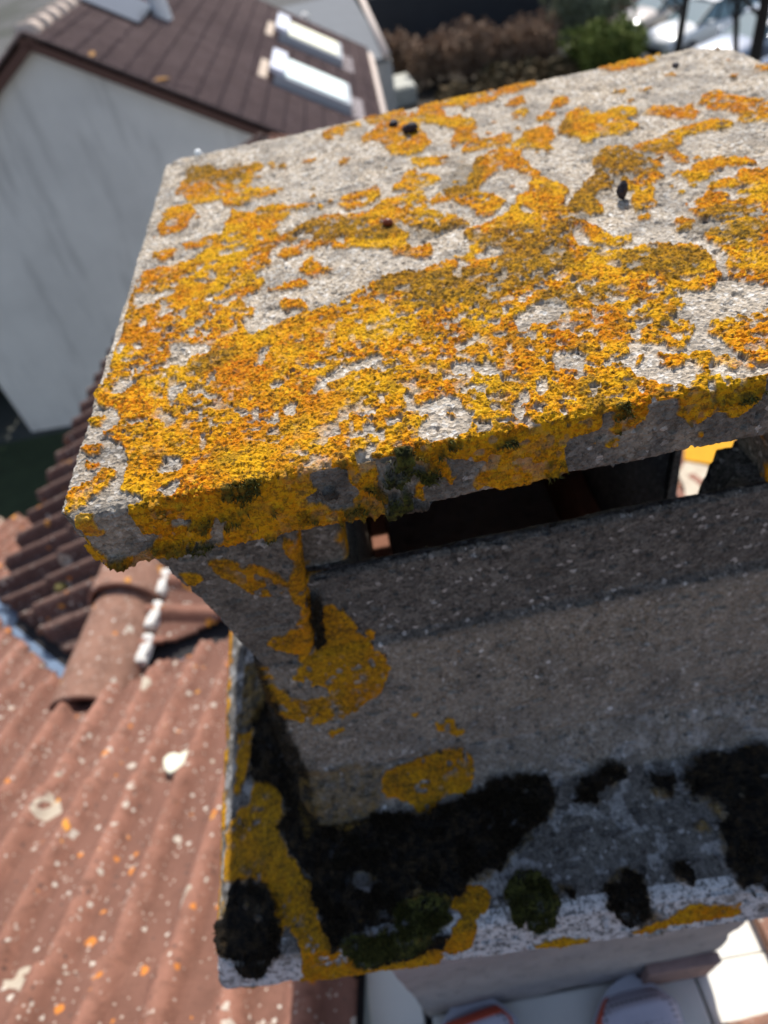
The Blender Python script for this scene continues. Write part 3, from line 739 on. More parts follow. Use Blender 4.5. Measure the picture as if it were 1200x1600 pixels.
def make_leg(name, rings, nx, ny, chart=True, seed=0, lich=0.0):
    xs = np.linspace(0, 1, nx)
    G = loft(rings, .0007 if chart else .002, xs, ny, max(8, ny // 3), ny, 8)
    G = G[::-1]                       # rows run top to bottom for outward normals
    N = grid_normals(G); sh = G.shape; P = G.reshape(-1, 3); Nn = N.reshape(-1, 3)
    c = P.reshape(sh).mean(1, keepdims=True)
    if ((P.reshape(sh) - c) * N).sum() < 0: Nn = -Nn
    warp, nz = mask_noise(P)
    if chart:
        fr = (P[:, 1] < rings[0][4] * H * .5 + rings[0][3] * H * .5)
        L = CH_LEG.get('L', P[:, 0] + warp[:, 0] * .5, -P[:, 2] + warp[:, 1] * .5) * fr
        L = sst(.36, .64, L + nz * 1.1) * sst(.02, .2, L)
        hol = sst(.64, .68, vn(P, .005, 63)) * sst(.4, .7, vn(P, .03, 64)); L = L * (1 - hol)
    else: L = sst(.5, .58, fbm(P, .03, 4, 101 + seed) + lich) 
    D = np.full(len(P), .9, np.float32); z = np.zeros(len(P), np.float32)
    oc = sst(.4, .62, fbm(P, .012, 4, 99)) * L * .8
    P2 = crust(P, Nn, L, z, z, z, D, .9, 1.2); P2[:, 2] += CAMZ
    o = grid_mesh(name, [P2.reshape(sh)], CONC, None, dict(grime_shade=D, lichen=L, moss=z, green=z, olive=oc, lime=z))
    return under(o, chimney)
# order of rings from low to high (d decreasing)
make_leg('cap_leg', [(2.06, -.585, -.40, 1.325, 1.5, .02), (2.0, -.595, -.385, 1.318, 1.52, .03), (1.6, -.65, -.335, 1.30, 1.6, .03), (1.21, -.735, -.275, 1.29, 1.66, .03)], 150, 90)
make_leg('cap_post', [(1.62, -.50, -.19, 1.40, 1.72, .03), (1.21, -.50, -.19, 1.40, 1.72, .03)], 40, 30, False, 1)
make_leg('cap_leg', [(1.62, 1.17, 1.44, 1.355, 1.60, .03), (1.21, 1.07, 1.50, 1.33, 1.60, .03)], 90, 60, False, 2, -.08)
make_leg('cap_leg', [(1.62, 1.06, 1.38, 3.05, 3.42, .03), (1.21, .97, 1.46, 3.0, 3.46, .03)], 60, 50, False, 3, .12)
make_leg('cap_leg', [(1.62, -.52, -.19, 3.05, 3.42, .03), (1.21, -.62, -.12, 3.0, 3.46, .03)], 60, 50, False, 4)

# terracotta flue seen through the slot
fl = MB(); a = [-.17, 1.08, 1.60, 3.33]
x0, x1, y0, y1 = [v * H for v in a]; zt, zb = CAMZ - 2.72 * H, CAMZ - 6 * H; t_ = .018
for bx in ((x0, x1, y0, y0 + t_), (x0, x1, y1 - t_, y1)): fl.box(bx[0], bx[1], bx[2], bx[3], zb, zt)
for bx in ((x0, x0 + t_), (x1 - t_, x1)): fl.box(bx[0], bx[1], y0 + t_ + .001, y1 - t_ - .001, zb, zt - .002)
fl.box(x0 - .02, x1 + .02, y0 - .02, y1 + .02, zb - .02, zb)
under(fl.build('flue_liner', plain('terracotta_flue', (.22, .10, .065), .9, .4, 30, bump=.004)), chimney)

# rendered stack below the plate
def render_mat():
    t = NT('rough_render'); n = t.noise(9, 5, .65); n2 = t.noise(60, 5, .7)
    c = t.mix(t.ramp(n, [(.35, 0), (.65, 1)]), (.46, .43, .43), (.62, .58, .57))
    c = t.mix(t.ramp(n2, [(.55, 0), (.75, .8)]), c, (.16, .15, .16))
    h = t.math('ADD', t.math('MULTIPLY', n2, 1.0), t.noise(180, 4, .7))
    return t.out(c, t.bump(h, .010, 1), .95)
REND = render_mat()
def rough_box(name, x0, x1, y0, y1, z0, z1, mat, step, amp, parent=None, r=.006, seed=0, size=.05):
    n = [max(2, int((b - a) / step)) for a, b in ((x0, x1), (y0, y1), (z0, z1))]
    X, Y, Z = np.linspace(x0, x1, n[0] + 1), np.linspace(y0, y1, n[1] + 1), np.linspace(z0, z1, n[2] + 1)
    def face(a, b, o, c):
        A, B = np.meshgrid(a, b); G = np.zeros(A.shape + (3,)); ax = 'xyz'
        G[..., ax.index(o[0])] = A; G[..., ax.index(o[1])] = B; G[..., ax.index(c[0])] = c[1]; return G
    bl = [face(X, Y, 'xy', ('z', z1)), face(X[::-1], Y, 'xy', ('z', z0)), face(X, Z, 'xz', ('y', y0)), face(X[::-1], Z, 'xz', ('y', y1)), face(Y[::-1], Z, 'yz', ('x', x0)), face(Y, Z, 'yz', ('x', x1))]
    shp = [b.shape for b in bl]; P = np.concatenate([b.reshape(-1, 3) for b in bl]); lo = np.array([x0, y0, z0]); hi = np.array([x1, y1, z1])
    inn = clamp3(P, lo + r, hi - r); N = P - inner_fix(inn); N = P - inn; N /= np.linalg.norm(N, axis=1)[:, None] + 1e-9
    Q = inn + N * (r + ((fbm(P, size, 4, seed) - .5) * amp)[:, None])
    out = []; i = 0
    for s_ in shp:
        k = s_[0] * s_[1]; out.append(Q[i:i + k].reshape(s_)); i += k
    return grid_mesh(name, out, mat, parent)
def inner_fix(a): return a
under(rough_box('stack', -.103, .300, .142, .72, CAMZ - 1.78, CAMZ - .635, REND, .006, .010, seed=5), chimney)
under(rough_box('stack_plinth', .20, .295, .128, .1405, CAMZ - 1.17, CAMZ - 1.07, plain('brick_plinth', (.30, .20, .18), .95, .35, 25, bump=.01), .004, .004, r=.002, seed=7), chimney)

# ---- fuzzy moss: short blades rooted on the cushions
def blades(name, P, N, wgt, n, ln, mats, seed=1, spread=.8):
    rs = np.random.RandomState(seed); idx = np.where(wgt > .55)[0]
    if len(idx) == 0: return
    idx = rs.choice(idx, min(n, len(idx)), replace=False)
    B = P[idx] + N[idx] * .003; k = len(idx)
    dr = N[idx] + rs.normal(0, spread * .5, (k, 3)); dr /= np.linalg.norm(dr, axis=1)[:, None]
    sd_ = np.cross(dr, rs.normal(0, 1, (k, 3))); sd_ /= np.linalg.norm(sd_, axis=1)[:, None]
    l = ln * (.5 + rs.rand(k))[:, None]; wd = .00035 + .0003 * rs.rand(k)[:, None]
    V = np.stack([B - sd_ * wd, B + sd_ * wd, B + dr * l], 1).reshape(-1, 3); V[:, 2] += CAMZ
    me = bpy.data.meshes.new(name); me.vertices.add(len(V)); me.vertices.foreach_set('co', V.astype(np.float32).ravel())
    F = np.arange(len(V), dtype=np.int32); me.loops.add(len(F)); me.loops.foreach_set('vertex_index', F)
    me.polygons.add(k); me.polygons.foreach_set('loop_start', np.arange(0, 3 * k, 3, dtype=np.int32)); me.polygons.foreach_set('loop_total', np.full(k, 3, np.int32))
    me.update(calc_edges=True); me.materials.append(mats)
    return under(link(bpy.data.objects.new(name, me)), chimney)
def moss_mat(name, a, b):
    t = NT(name); return t.out(t.mix(t.ramp(t.noise(400, 2), [(.35, 0), (.65, 1)]), a, b), None, .95)
MOSSK = moss_mat('black_moss', (.012, .010, .009), (.055, .038, .018)); MOSSG = moss_mat('green_moss', (.03, .032, .010), (.11, .105, .02))
P_, N_, K_, G_, L_, ip_ = bodydat
vis = (P_[:, 0] < .22) & (P_[:, 1] < 2.2 * H)
o = blades('moss', P_, N_, K_ * vis, 70000, .0040, MOSSK, 3); o['label'] = 'black dried moss on the base plate'
o = blades('moss', P_, N_, G_ * vis, 14000, .0042, MOSSG, 4); o['label'] = 'dark green moss near the plate edge'
Q_, N2_, K2_, G2_, L2_ = slabdat
o = blades('moss', Q_, N2_, G2_ * (Q_[:, 1] < .234), 2600, .0028, MOSSG, 5, 1.2); o['label'] = 'green moss tufts on the front edge of the cap'

# ---- crumbs lying on the cap
def lump(name, loc, sx, sy, sz, mat, label, cat, seed, rough=.35, sub=3, group=None, flat=False):
    bm = bmesh.new(); bmesh.ops.create_icosphere(bm, subdivisions=sub, radius=1)
    co = np.array([v.co[:] for v in bm.verts]); nn = 1 + (fbm(co + seed, .9, 3, seed) - .5) * rough * 2
    for v, k in zip(bm.verts, nn):
        v.co = Vector((v.co.x * sx, v.co.y * sy, v.co.z * sz)) * float(k)
    me = bpy.data.meshes.new(name); bm.to_mesh(me); bm.free(); me.materials.append(mat)
    me.polygons.foreach_set('use_smooth', [not flat] * len(me.polygons))
    o = link(bpy.data.objects.new(name, me)); o.location = loc; o.rotation_euler = (0, 0, seed * 1.3)
    return tag(o, label, cat, group)
CRUMB = plain('dark_crumb', (.018, .013, .020), .6, .4, 300, bump=.002)
SHELL = plain('brown_shell', (.16, .035, .012), .35, .3, 120)
def ontop(px): return px
TOPZ = CAMZ - H + .001
lump('leaf_crumb', (.1894, .4378, TOPZ + .006), .0055, .0032, .0070, CRUMB, 'black curled flake standing on the bare patch of the cap, biggest of the dark crumbs', 'debris', 3, .55, 2, flat=True)
lump('leaf_crumb', (.0814, .6616, TOPZ + .0035), .0068, .005, .0050, CRUMB, 'rounded black crumb near the back edge of the cap, larger of the touching pair', 'debris', 5, .5, 2)
lump('leaf_crumb', (.0685, .6873, TOPZ + .003), .0050, .004, .0038, CRUMB, 'small black crumb on lichen at the cap back edge, smaller of the touching pair', 'debris', 8, .5, 2)
lump('snail_shell', (.0342, .4727, TOPZ + .003), .0042, .003, .0028, SHELL, 'tiny shiny reddish brown shell lying on orange lichen mid cap', 'shell', 2, .12, 3)
lump('pebble', (.3377, .6893, TOPZ + .001), .0042, .003, .0022, CRUMB, 'small dark pebble near the far back corner of the cap', 'pebble', 11, .4, 2)
lump('pebble', (-.1234, .735, TOPZ + .0), .004, .0035, .004, plain('quartz', (.85, .85, .83), .35, .05), 'white quartz pebble shining on the back left edge of the cap', 'pebble', 12, .3, 2)

# ================================================================== OWN HOUSE: tiled roof round the chimney
home = tag(empty('tiled_house', (0, 0, 0)), 'house under the chimney, pink tile roof with a lower wing and half-round ridge tiles', 'house')
def tile_material(name, cols, spots=True, dark=0.0):
    t = NT(name); n = t.noise(2.3, 6, .65); n2 = t.noise(26, 5, .7)
    c = t.ramp(n, [(.3, cols[0]), (.5, cols[1]), (.7, cols[2])])
    c = t.mix(t.ramp(n2, [(.46, 0), (.72, .75)]), c, tuple(x * .42 for x in cols[0]))
    rnd = t.attr('tile_tint'); c = t.mix(rnd, c, tuple(x * .62 for x in cols[1]))
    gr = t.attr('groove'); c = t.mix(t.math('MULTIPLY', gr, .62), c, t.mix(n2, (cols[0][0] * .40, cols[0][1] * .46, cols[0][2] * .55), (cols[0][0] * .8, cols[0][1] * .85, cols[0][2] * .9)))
    if spots:
        for sc, pres, rad, col, ring in ((24, .50, .26, (.50, .45, .38), 0), (55, .50, .28, (.56, .52, .45), 0), (14, .74, .34, (.62, .27, .035), 1), (34, .80, .30, (.58, .20, .03), 0), (9, .74, .34, (.44, .39, .31), 1), (130, .60, .32, (.52, .44, .37), 0), (70, .62, .3, (.10, .06, .05), 0)):
            wv = t.n('ShaderNodeVectorMath', operation='ADD'); nv = t.n('ShaderNodeTexNoise'); nv.inputs['Scale'].default_value = sc * 3; t.lk(t.obj(), nv.inputs['Vector'])
            sv = t.n('ShaderNodeVectorMath', operation='SCALE'); t.lk(nv.outputs['Color'], sv.inputs[0]); sv.inputs['Scale'].default_value = .5 / sc
            t.lk(t.obj(), wv.inputs[0]); t.lk(sv.outputs[0], wv.inputs[1])
            v = t.vor(sc, vec=wv.outputs[0]); s = t.n('ShaderNodeSeparateColor'); t.lk(v.outputs['Color'], s.inputs[0])
            on = t.math('GREATER_THAN', s.outputs[0], pres)
            rr = t.math('MULTIPLY', s.outputs[1], rad)
            inside = t.math('LESS_THAN', v.outputs['Distance'], rr)
            if ring: inside = t.math('MULTIPLY', inside, t.math('GREATER_THAN', v.outputs['Distance'], t.math('MULTIPLY', rr, .45)))
            f = t.math('MULTIPLY', t.math('MULTIPLY', on, inside), .85)
            c = t.mix(f, c, col)
    h = t.math('ADD', t.noise(140, 4, .7), n2)
    return t.out(c, t.bump(h, .003, .8), .9)
PINK = tile_material('pink_tiles', [(.19, .088, .060), (.30, .142, .100), (.38, .192, .140)])
BROWN = tile_material('wing_tiles_brown', [(.10, .055, .045), (.15, .085, .068), (.20, .12, .095)])

def tile_profile(u, pitch):
    x = (u / pitch) % 1.0
    w_ = .52
    roll = np.where(x < w_, np.sin(np.pi * np.clip(x / w_, 0, 1)) ** .75, 0)
    pan = np.where(x >= w_, -.10 * np.sin(np.pi * (x - w_) / (1 - w_)), 0)
    return roll + pan
def tile_field(name, O, hd, vd, nrm, u0, u1, v0, v1, pitch, course, amp, mat, keep, parent, step=.008, lip=.012, seed=0, stagger=True, cols_per_tile=2, seam=.006, tint=.75, jit_=1.0, stepdark=1.0):
    """O origin (camera-relative), hd across, vd down-slope; keep(P)->mask"""
    O, hd, vd, nrm = [np.array(a, float) for a in (O, hd, vd, nrm)]
    us = np.arange(u0, u1 + step, step); vs = []
    nc = int(math.ceil((v1 - v0) / course))
    for c in range(nc):
        a = v0 + c * course; b = min(a + course, v1)
        vs += [(x, c) for x in np.linspace(a + .0015, b, max(2, int((b - a) / (step * 2))))]
    V = np.array([a for a, _ in vs]); C = np.array([b for _, b in vs])
    U, VV = np.meshgrid(us, V); CC = np.repeat(C[:, None], len(us), 1)
    tcol = np.floor(U / (pitch * cols_per_tile)).astype(int)
    rnd = _h(tcol.ravel(), CC.ravel(), CC.ravel() * 0, seed).reshape(U.shape)
    rnd2 = _h(tcol.ravel(), CC.ravel(), CC.ravel() * 0, seed + 5).reshape(U.shape)
    frac = (VV - v0) / course - CC
    jit = (rnd - .5) * .010 * (pitch / .1) * jit_
    Hh = amp * tile_profile(U + (rnd2 - .5) * .006, pitch) + lip * frac + jit * .5
    edge = np.abs(((U / (pitch * cols_per_tile)) % 1.0)); Hh = Hh - seam * (edge < .04)
    P = O + U[..., None] * hd + VV[..., None] * vd
    P = P + (Hh + (fbm(P.reshape(-1, 3), .05, 3, seed).reshape(U.shape) - .5) * .006)[..., None] * nrm
    # butt edge of each course is real: first row of a course sits lower, so the step face appears by itself
    K = keep(P.reshape(-1, 3)).reshape(U.shape)
    idx = np.arange(U.size).reshape(U.shape)
    fk = K[:-1, :-1] & K[1:, 1:] & K[:-1, 1:] & K[1:, :-1]
    F = np.stack([idx[:-1, :-1], idx[:-1, 1:], idx[1:, 1:], idx[1:, :-1]], -1)[fk]
    Pw = P.reshape(-1, 3).copy(); Pw[:, 2] += CAMZ
    used = np.unique(F); mp = np.full(len(Pw), -1); mp[used] = np.arange(len(used))
    F = mp[F]
    if np.cross(hd, vd).dot(nrm) < 0: F = F[:, ::-1]
    me = bpy.data.meshes.new(name); me.from_pydata(Pw[used].tolist(), [], F.tolist())
    gv = 1 - sst(.0, .45, tile_profile(U + (rnd2 - .5) * .006, pitch)); gv = np.maximum(gv * (.55 + .9 * fbm(P.reshape(-1, 3), .12, 3, seed + 3).reshape(U.shape)), (frac < .03) * stepdark)  # darker in the pans and along the first row of each course
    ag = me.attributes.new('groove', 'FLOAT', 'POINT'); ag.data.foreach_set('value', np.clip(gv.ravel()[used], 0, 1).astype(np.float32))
    at = me.attributes.new('tile_tint', 'FLOAT', 'POINT'); at.data.foreach_set('value', (rnd2.ravel()[used] * tint).astype(np.float32))
    me.polygons.foreach_set('use_smooth', [True] * len(me.polygons)); me.materials.append(mat); me.update()
    o = link(bpy.data.objects.new(name, me), parent)
    sm = o.modifiers.new('thickness', 'SOLIDIFY'); sm.thickness = .012; sm.offset = -1
    return o
def inpoly(x, y, poly):
    ins = np.zeros(x.shape, bool)
    for i in range(len(poly)):
        x1, y1 = poly[i - 1]; x2, y2 = poly[i]
        if y1 == y2: continue
        ins ^= ((y1 > y) != (y2 > y)) & (x < (x2 - x1) * (y - y1) / (y2 - y1) + x1)
    return ins
n_main = np.array([.02888775, .42498948, .90473722]); v_main = np.array([.061356, .90265435, -.42597]); h_main = np.array([.99769782, -.0678164, 0])
P0 = np.array([-.190, .143, -1.10])
S_ = np.array([-.895, .985, -1.468])
rd = np.array([.11, .9939, 0]); rd /= np.linalg.norm(rd)
VL = np.array([-1.449, 1.536, -1.713]); VR = np.array([-.577, 1.136, -1.553])
foot = [(-.912, .975), (-1.449, 1.536), (-1.62, 1.70), (-1.49, 2.1), (-1.1, 6), (1.4, 6), (1.2, 1.95), (-.577, 1.136)]
pad = (-.186, .405, -.5, .80)
def keep_main(P):
    return ~inpoly(P[:, 0], P[:, 1], foot) & ~((P[:, 0] > pad[0]) & (P[:, 0] < pad[1]) & (P[:, 1] > pad[2]) & (P[:, 1] < pad[3]))
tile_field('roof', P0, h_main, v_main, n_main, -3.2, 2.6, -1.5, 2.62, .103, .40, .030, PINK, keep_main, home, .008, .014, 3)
# underlay: one continuous sheet just below the tiles
def sheet(name, pts, mat, parent, th=.01):
    mb = MB(); n = len(pts); P = [Vector(p) + Vector((0, 0, CAMZ)) for p in pts]; Q = [p - Vector((0, 0, th)) for p in P]
    mb.add(P + Q, [tuple(range(n)), tuple(range(n, 2 * n))[::-1]] + [(i, (i + 1) % n, n + (i + 1) % n, n + i) for i in range(n)])
    return mb.build(name, mat, parent)
def onm(u, v, off=0): p = P0 + u * h_main + v * v_main + off * n_main; return tuple(p)
FELT = plain('roof_underlay', (.03, .028, .03), .9)
for pts in ([(-3.2, -1.5), (0, -1.5), (0, .9), (-.72, .9), (-3.2, 2.6)], [(.60, -1.5), (2.6, -1.5), (2.6, .9), (.60, .9)], [(0.001, .74), (.599, .74), (.599, .9), (0.001, .9)], [(0.001, -1.5), (.599, -1.5), (.599, -.74), (0.001, -.74)]):
    sheet('underlay', [onm(u, v, -.04) for u, v in pts], FELT, home)
# valley channels
ZINC = plain('valley_metal', (.16, .22, .32), .45, .25, 12, .3)
def lerp(a, b, t): return a + (b - a) * t
def strip(name, A, B, wdir, wd, mat, off, th=.004):
    wdir = np.array(wdir) / np.linalg.norm(wdir); o_ = np.array([0, 0, off])
    return sheet(name, [tuple(A - wdir * wd + o_), tuple(B - wdir * wd + o_), tuple(B + wdir * wd + o_), tuple(A + wdir * wd + o_)], mat, home, th)
VLe = S_ + (VL - S_) * 1.3; VRe = S_ + (VR - S_) * 5
strip('valley_flashing', S_, VLe, (.70, .70, -.1), .075, ZINC, -.018)
strip('valley_flashing', S_, VRe, (-.38, .9, -.35), .075, ZINC, -.018)
# wing: ridge line, left and right planes
nL = np.cross(rd, VL - S_); nL /= np.linalg.norm(nL); nL *= np.sign(nL[2]); dL = np.cross(rd, nL); dL *= -np.sign(dL[2]); dL /= np.linalg.norm(dL)
nR = np.cross(rd, VR - S_); nR /= np.linalg.norm(nR); nR *= np.sign(nR[2]); dR = np.cross(rd, nR); dR *= -np.sign(dR[2]); dR /= np.linalg.norm(dR)
def side_line(P, A, B, off):      # distance of P beyond the plan line A->B
    d = (B - A)[:2]; d = d / np.linalg.norm(d); n = np.array([-d[1], d[0]]); s = (P[:, :2] - A[:2]) @ n
    return s * (1 if n[1] > 0 else -1) - off
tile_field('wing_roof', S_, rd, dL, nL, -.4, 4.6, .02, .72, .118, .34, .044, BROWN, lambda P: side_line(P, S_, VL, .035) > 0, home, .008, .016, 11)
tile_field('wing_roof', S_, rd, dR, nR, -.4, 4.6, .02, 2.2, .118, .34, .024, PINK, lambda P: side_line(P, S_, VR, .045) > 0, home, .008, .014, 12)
PL = S_ + dL * .60; 
sheet('underlay', [tuple(S_ + rd * .0 - nL * .02), tuple(S_ + rd * 4.6 - nL * .02), tuple(S_ + rd * 4.6 + dL * .58 - nL * .02), tuple(S_ + rd * .42 + dL * .58 - nL * .02)], FELT, home)
sheet('underlay', [tuple(S_ - nR * .02 + rd * .05), tuple(S_ + rd * 4.6 - nR * .02), tuple(S_ + rd * 4.6 + dR * 2.2 - nR * .02), tuple(S_ + rd * .9 + dR * 2.2 - nR * .02)], FELT, home)
# mortar bedding under the ridge
MORT = plain('mortar', (.66, .64, .60), .95, .2, 30, bump=.01)
rs = random.Random(4)
for k in range(9):
    c = S_ + rd * (.10 + k * .118 + .03) + dR * .112 + nR * .016
    X = Matrix((Vector(rd).to_4d(), Vector(dR).to_4d(), Vector(nR).to_4d())).transposed() if False else None
    o = rough_box('mortar', -.046, .046, -.016, .016, -.02, .014, MORT, .004, .016, home, .008, k + 2, .02); o.location = Vector(c) + Vector((0, 0, CAMZ))
    o.rotation_euler = (0, 0, math.atan2(rd[1], rd[0]) + rs.uniform(-.2, .2))
for k in range(6):
    c = lerp(S_, VL, .08 + .165 * k) + np.array([-.035, -.05, -.002]) * 1.0
    o = rough_box('mortar', -.022, .022, -.018, .018, -.03, .012, MORT, .004, .018, home, .008, k + 20, .02); o.location = Vector(c) + Vector((0, 0, CAMZ)); o.rotation_euler = (0, 0, rs.uniform(-.4, .4) - .7)
# big half-round ridge tiles
RT = tile_material('ridge_tile_clay', [(.24, .13, .095), (.32, .175, .125), (.38, .22, .16)])
def barrel(s0, s1, r0, r1, seed):
    nu, nv = 60, 60; th = np.linspace(R_(-8), R_(188), nu); ss = np.linspace(s0, s1, nv)
    side = np.cross(rd, [0, 0, 1]); G = np.zeros((nv, nu, 3))
    for i, s in enumerate(ss):
        f = (s - s0) / (s1 - s0); r = r0 + (r1 - r0) * f
        c = S_ + rd * s + np.array([0, 0, -.055 + .018 * (1 - f)])
        G[i] = c + r * (np.cos(th)[:, None] * side + np.sin(th)[:, None] * np.array([0, 0, 1.0]))
    P = G.reshape(-1, 3); G = G + ((fbm(P, .06, 3, seed) - .5) * .008).reshape(nv, nu)[..., None] * np.array([0, 0, 1.]) ; G[..., 2] += CAMZ
    o = grid_mesh('ridge_tile', [G], RT, home, dict(tile_tint=np.full(nu * nv, (seed * .37) % .5)))
    sm = o.modifiers.new('thickness', 'SOLIDIFY'); sm.thickness = .014; sm.offset = -1
    return o
for k in range(10):
    barrel(-.05 + k * .36, -.05 + k * .36 + .44, .098, .080, k + 1)
# pad of pale flashing round the stack, house walls below
WHITEF = plain('pale_flashing', (.74, .72, .66), .6, .12, 9)
z = -1.17
fl = MB(); k = 0
for (a, b, c, d) in ((-.184, -.098, -.48, .05), (-.184, -.098, .054, .128), (-.184, -.106, .132, .36), (-.184, -.106, .364, .78), (.281, .40, -.48, .0), (.281, .40, .001, .142), (.303, .40, .143, .40), (.303, .40, .404, .78), (-.095, .278, -.48, .141)):
    k += 1; fl.box(a, b, c, d, CAMZ + z - .03, CAMZ + z - .002 * (k % 2))
fl.build('stack_flashing', WHITEF, home, bevel=.003)
bs = MB(); bs.box(-.186, .404, -.5, .8, CAMZ - 1.78, CAMZ + z - .032); bs.build('roof_deck', plain('deck', (.10, .10, .11), .9, .3), home)
# loose broken tile pieces on the right-hand flashing
for (x, y, sx, sy, lab) in ((.415, .175, .03, .075, 'long brown broken tile piece beside the right edge of the stack'), (.325, .055, .045, .02, 'small brown broken tile piece on the white flashing near the right shoe')):
    o = rough_box('tile_fragment', x - sx, x + sx, y - sy, y + sy, CAMZ - 1.166, CAMZ - 1.14, RT, .006, .006, None, .005, seed=int(x * 100)); tag(o, lab, 'tile fragment')
wl = MB(); wl.box(-3.0, 2.5, -1.2, 2.3, 0, CAMZ - 2.35); wl.box(-1.3, 1.2, 2.3, 5.2, 0, CAMZ - 2.2)
wl.build('house_wall', plain('own_wall', (.5, .48, .44), .9), home)
PAD = pad
# stair of old moss on brown tiles
for (s_, d_) in ((.62, .20), (.80, .24), (.50, .30)):
    c = S_ + rd * s_ + dL * d_ + nL * .012
    o = lump('moss', Vector(c) + Vector((0, 0, CAMZ)), .05, .03, .016, plain('tile_moss', (.13, .11, .04), .95, .4, 60, bump=.01) if s_ == .62 else bpy.data.materials['tile_moss'], None, None, int(s_ * 50), .5, 3); o.parent = home

# ================================================================== SHOES
def shoe(name, toe, yaw, size, label):
    t = empty(name, (toe[0], toe[1], CAMZ - 1.168), yaw); t.scale = (1, 1, 1)
    tag(t, label, 'shoe')
    L = size; nS, nA = 90, 64
    def hw(s): return L * (.0 + .187 * (min(1, (s / .13)) ** .5 if s < .13 else 1) * (1 - .22 * sst(.30, .62, np.array(s)) + .05 * sst(.62, .85, np.array(s))) * (1 - .9 * max(0, (s - .93) / .07) ** 2))
    def top(s): return .012 + .048 * float(sst(0, .12, np.array(s))) + .055 * float(sst(.12, .55, np.array(s))) + .012 * float(sst(.7, 1.0, np.array(s)))
    SS = np.concatenate([[.0], np.linspace(.006, .12, 30), np.linspace(.13, 1, nS - 31)])
    def shell(zs, ztop, grow, name_, mat, cut=None):
        G = []
        for s in SS:
            w_ = float(hw(max(s, .0004))) + grow; zt = ztop(s); row = []
            off = -.010 * math.sin(min(1, s) * math.pi)
            for k in range(nA + 1):
                a = math.pi * k / nA; ca, sa = math.cos(a), math.sin(a)
                x = w_ * math.copysign(abs(ca) ** .62, ca); zz = zs + (zt - zs) * sa ** .62
                row.append((x + off, -s * L, zz))
            G.append(row)
        G = np.array(G)
        return G
    def mk(G, name_, mat, sel=None):
        ny, nx = G.shape[:2]; idx = np.arange(ny * nx).reshape(ny, nx); F = np.stack([idx[:-1, :-1], idx[1:, :-1], idx[1:, 1:], idx[:-1, 1:]], -1)
        if sel is not None: F = F[sel]
        me = bpy.data.meshes.new(name_); me.from_pydata(G.reshape(-1, 3).tolist(), [], F.reshape(-1, 4).tolist()); me.materials.append(mat)
        me.polygons.foreach_set('use_smooth', [True] * len(me.polygons)); me.update(); o = link(bpy.data.objects.new(name_, me), t)
        bm = bmesh.new(); bm.from_mesh(me); bmesh.ops.recalc_face_normals(bm, faces=bm.faces); bm.to_mesh(me); bm.free()
        sm = o.modifiers.new('t', 'SOLIDIFY'); sm.thickness = .0025; sm.offset = -1; return o
    U = shell(.018, lambda s: max(.02, top(s)), 0, '', None)
    midS = (SS[:-1] + SS[1:]) / 2; midA = (np.arange(nA) + .5) / nA
    mm, aa = np.meshgrid(midS, midA, indexing='ij')
    hole = (mm > .62) & (mm < .93) & (np.abs(aa - .5) < .27)
    mk(U, 'upper', SHOEM, ~hole)
    # coral band following the toe rand, as in the photo
    band = (aa > .30) & (aa < .40) & (mm > .02) & (mm < .55) if yaw > .1 else (aa > .80) & (aa < .93) & (mm > .05) & (mm < .5)
    if yaw > .1: band = ((mm > .065) & (mm < .100) & (aa > .15) & (aa < .93)) | ((aa > .15) & (aa < .20) & (mm > .098) & (mm < .6))
    mk(U + np.array([0, 0, .0012]) + (U - U.mean((0, 1))) * .004, 'coral_band', CORAL, band)
    so = shell(.0, lambda s: .0, .004, '', None)
    mb = MB(); pts = [(x0_, -s * L * 1.0 + (.004 if s == 0 else 0), 0) for s, x0_ in [(s, float(hw(max(s, .004))) + .004 - .010 * math.sin(s * math.pi)) for s in SS]]
    pts2 = [(-float(hw(max(s, .004))) - .004 - .010 * math.sin(s * math.pi), -s * L, 0) for s in SS][::-1]
    ring = pts + pts2; n = len(ring); mb.add([(x, y, .001) for x, y, _ in ring] + [(x, y, .026) for x, y, _ in ring], [tuple(range(n)), tuple(range(n, 2 * n))[::-1]] + [(i, (i + 1) % n, n + (i + 1) % n, n + i) for i in range(n)])
    mb.build('sole', SOLEM, t)
    # tongue, laces, sock
    tg = MB()
    for k in range(5):
        s = .30 + k * .062; w_ = .030; zt = top(s) + .005
        tg.tube([(-w_, -s * L - .006, zt - .006), (-w_ * .4, -s * L, zt), (w_ * .4, -s * L - .003, zt), (w_, -s * L + .006, zt - .006)], .0032, 8)
    tg.tube([(0, -.30 * L, top(.3) + .008), (.016, -.27 * L, top(.3) + .012), (.026, -.30 * L, top(.3) + .006)], .003, 8)
    tg.tube([(0, -.30 * L, top(.3) + .008), (-.018, -.26 * L, top(.3) + .010), (-.03, -.28 * L, top(.3) + .003)], .003, 8)
    tg.build('laces', LACE, t, True)
    sk = MB(); sk.tube([(-.008, -.79 * L, .05), (-.008, -.80 * L, .10), (-.008, -.81 * L, .16), (-.008, -.81 * L, .20)], [.034, .036, .035, .037], 24); sk.build('sock', SOCK, t, True)
    return t
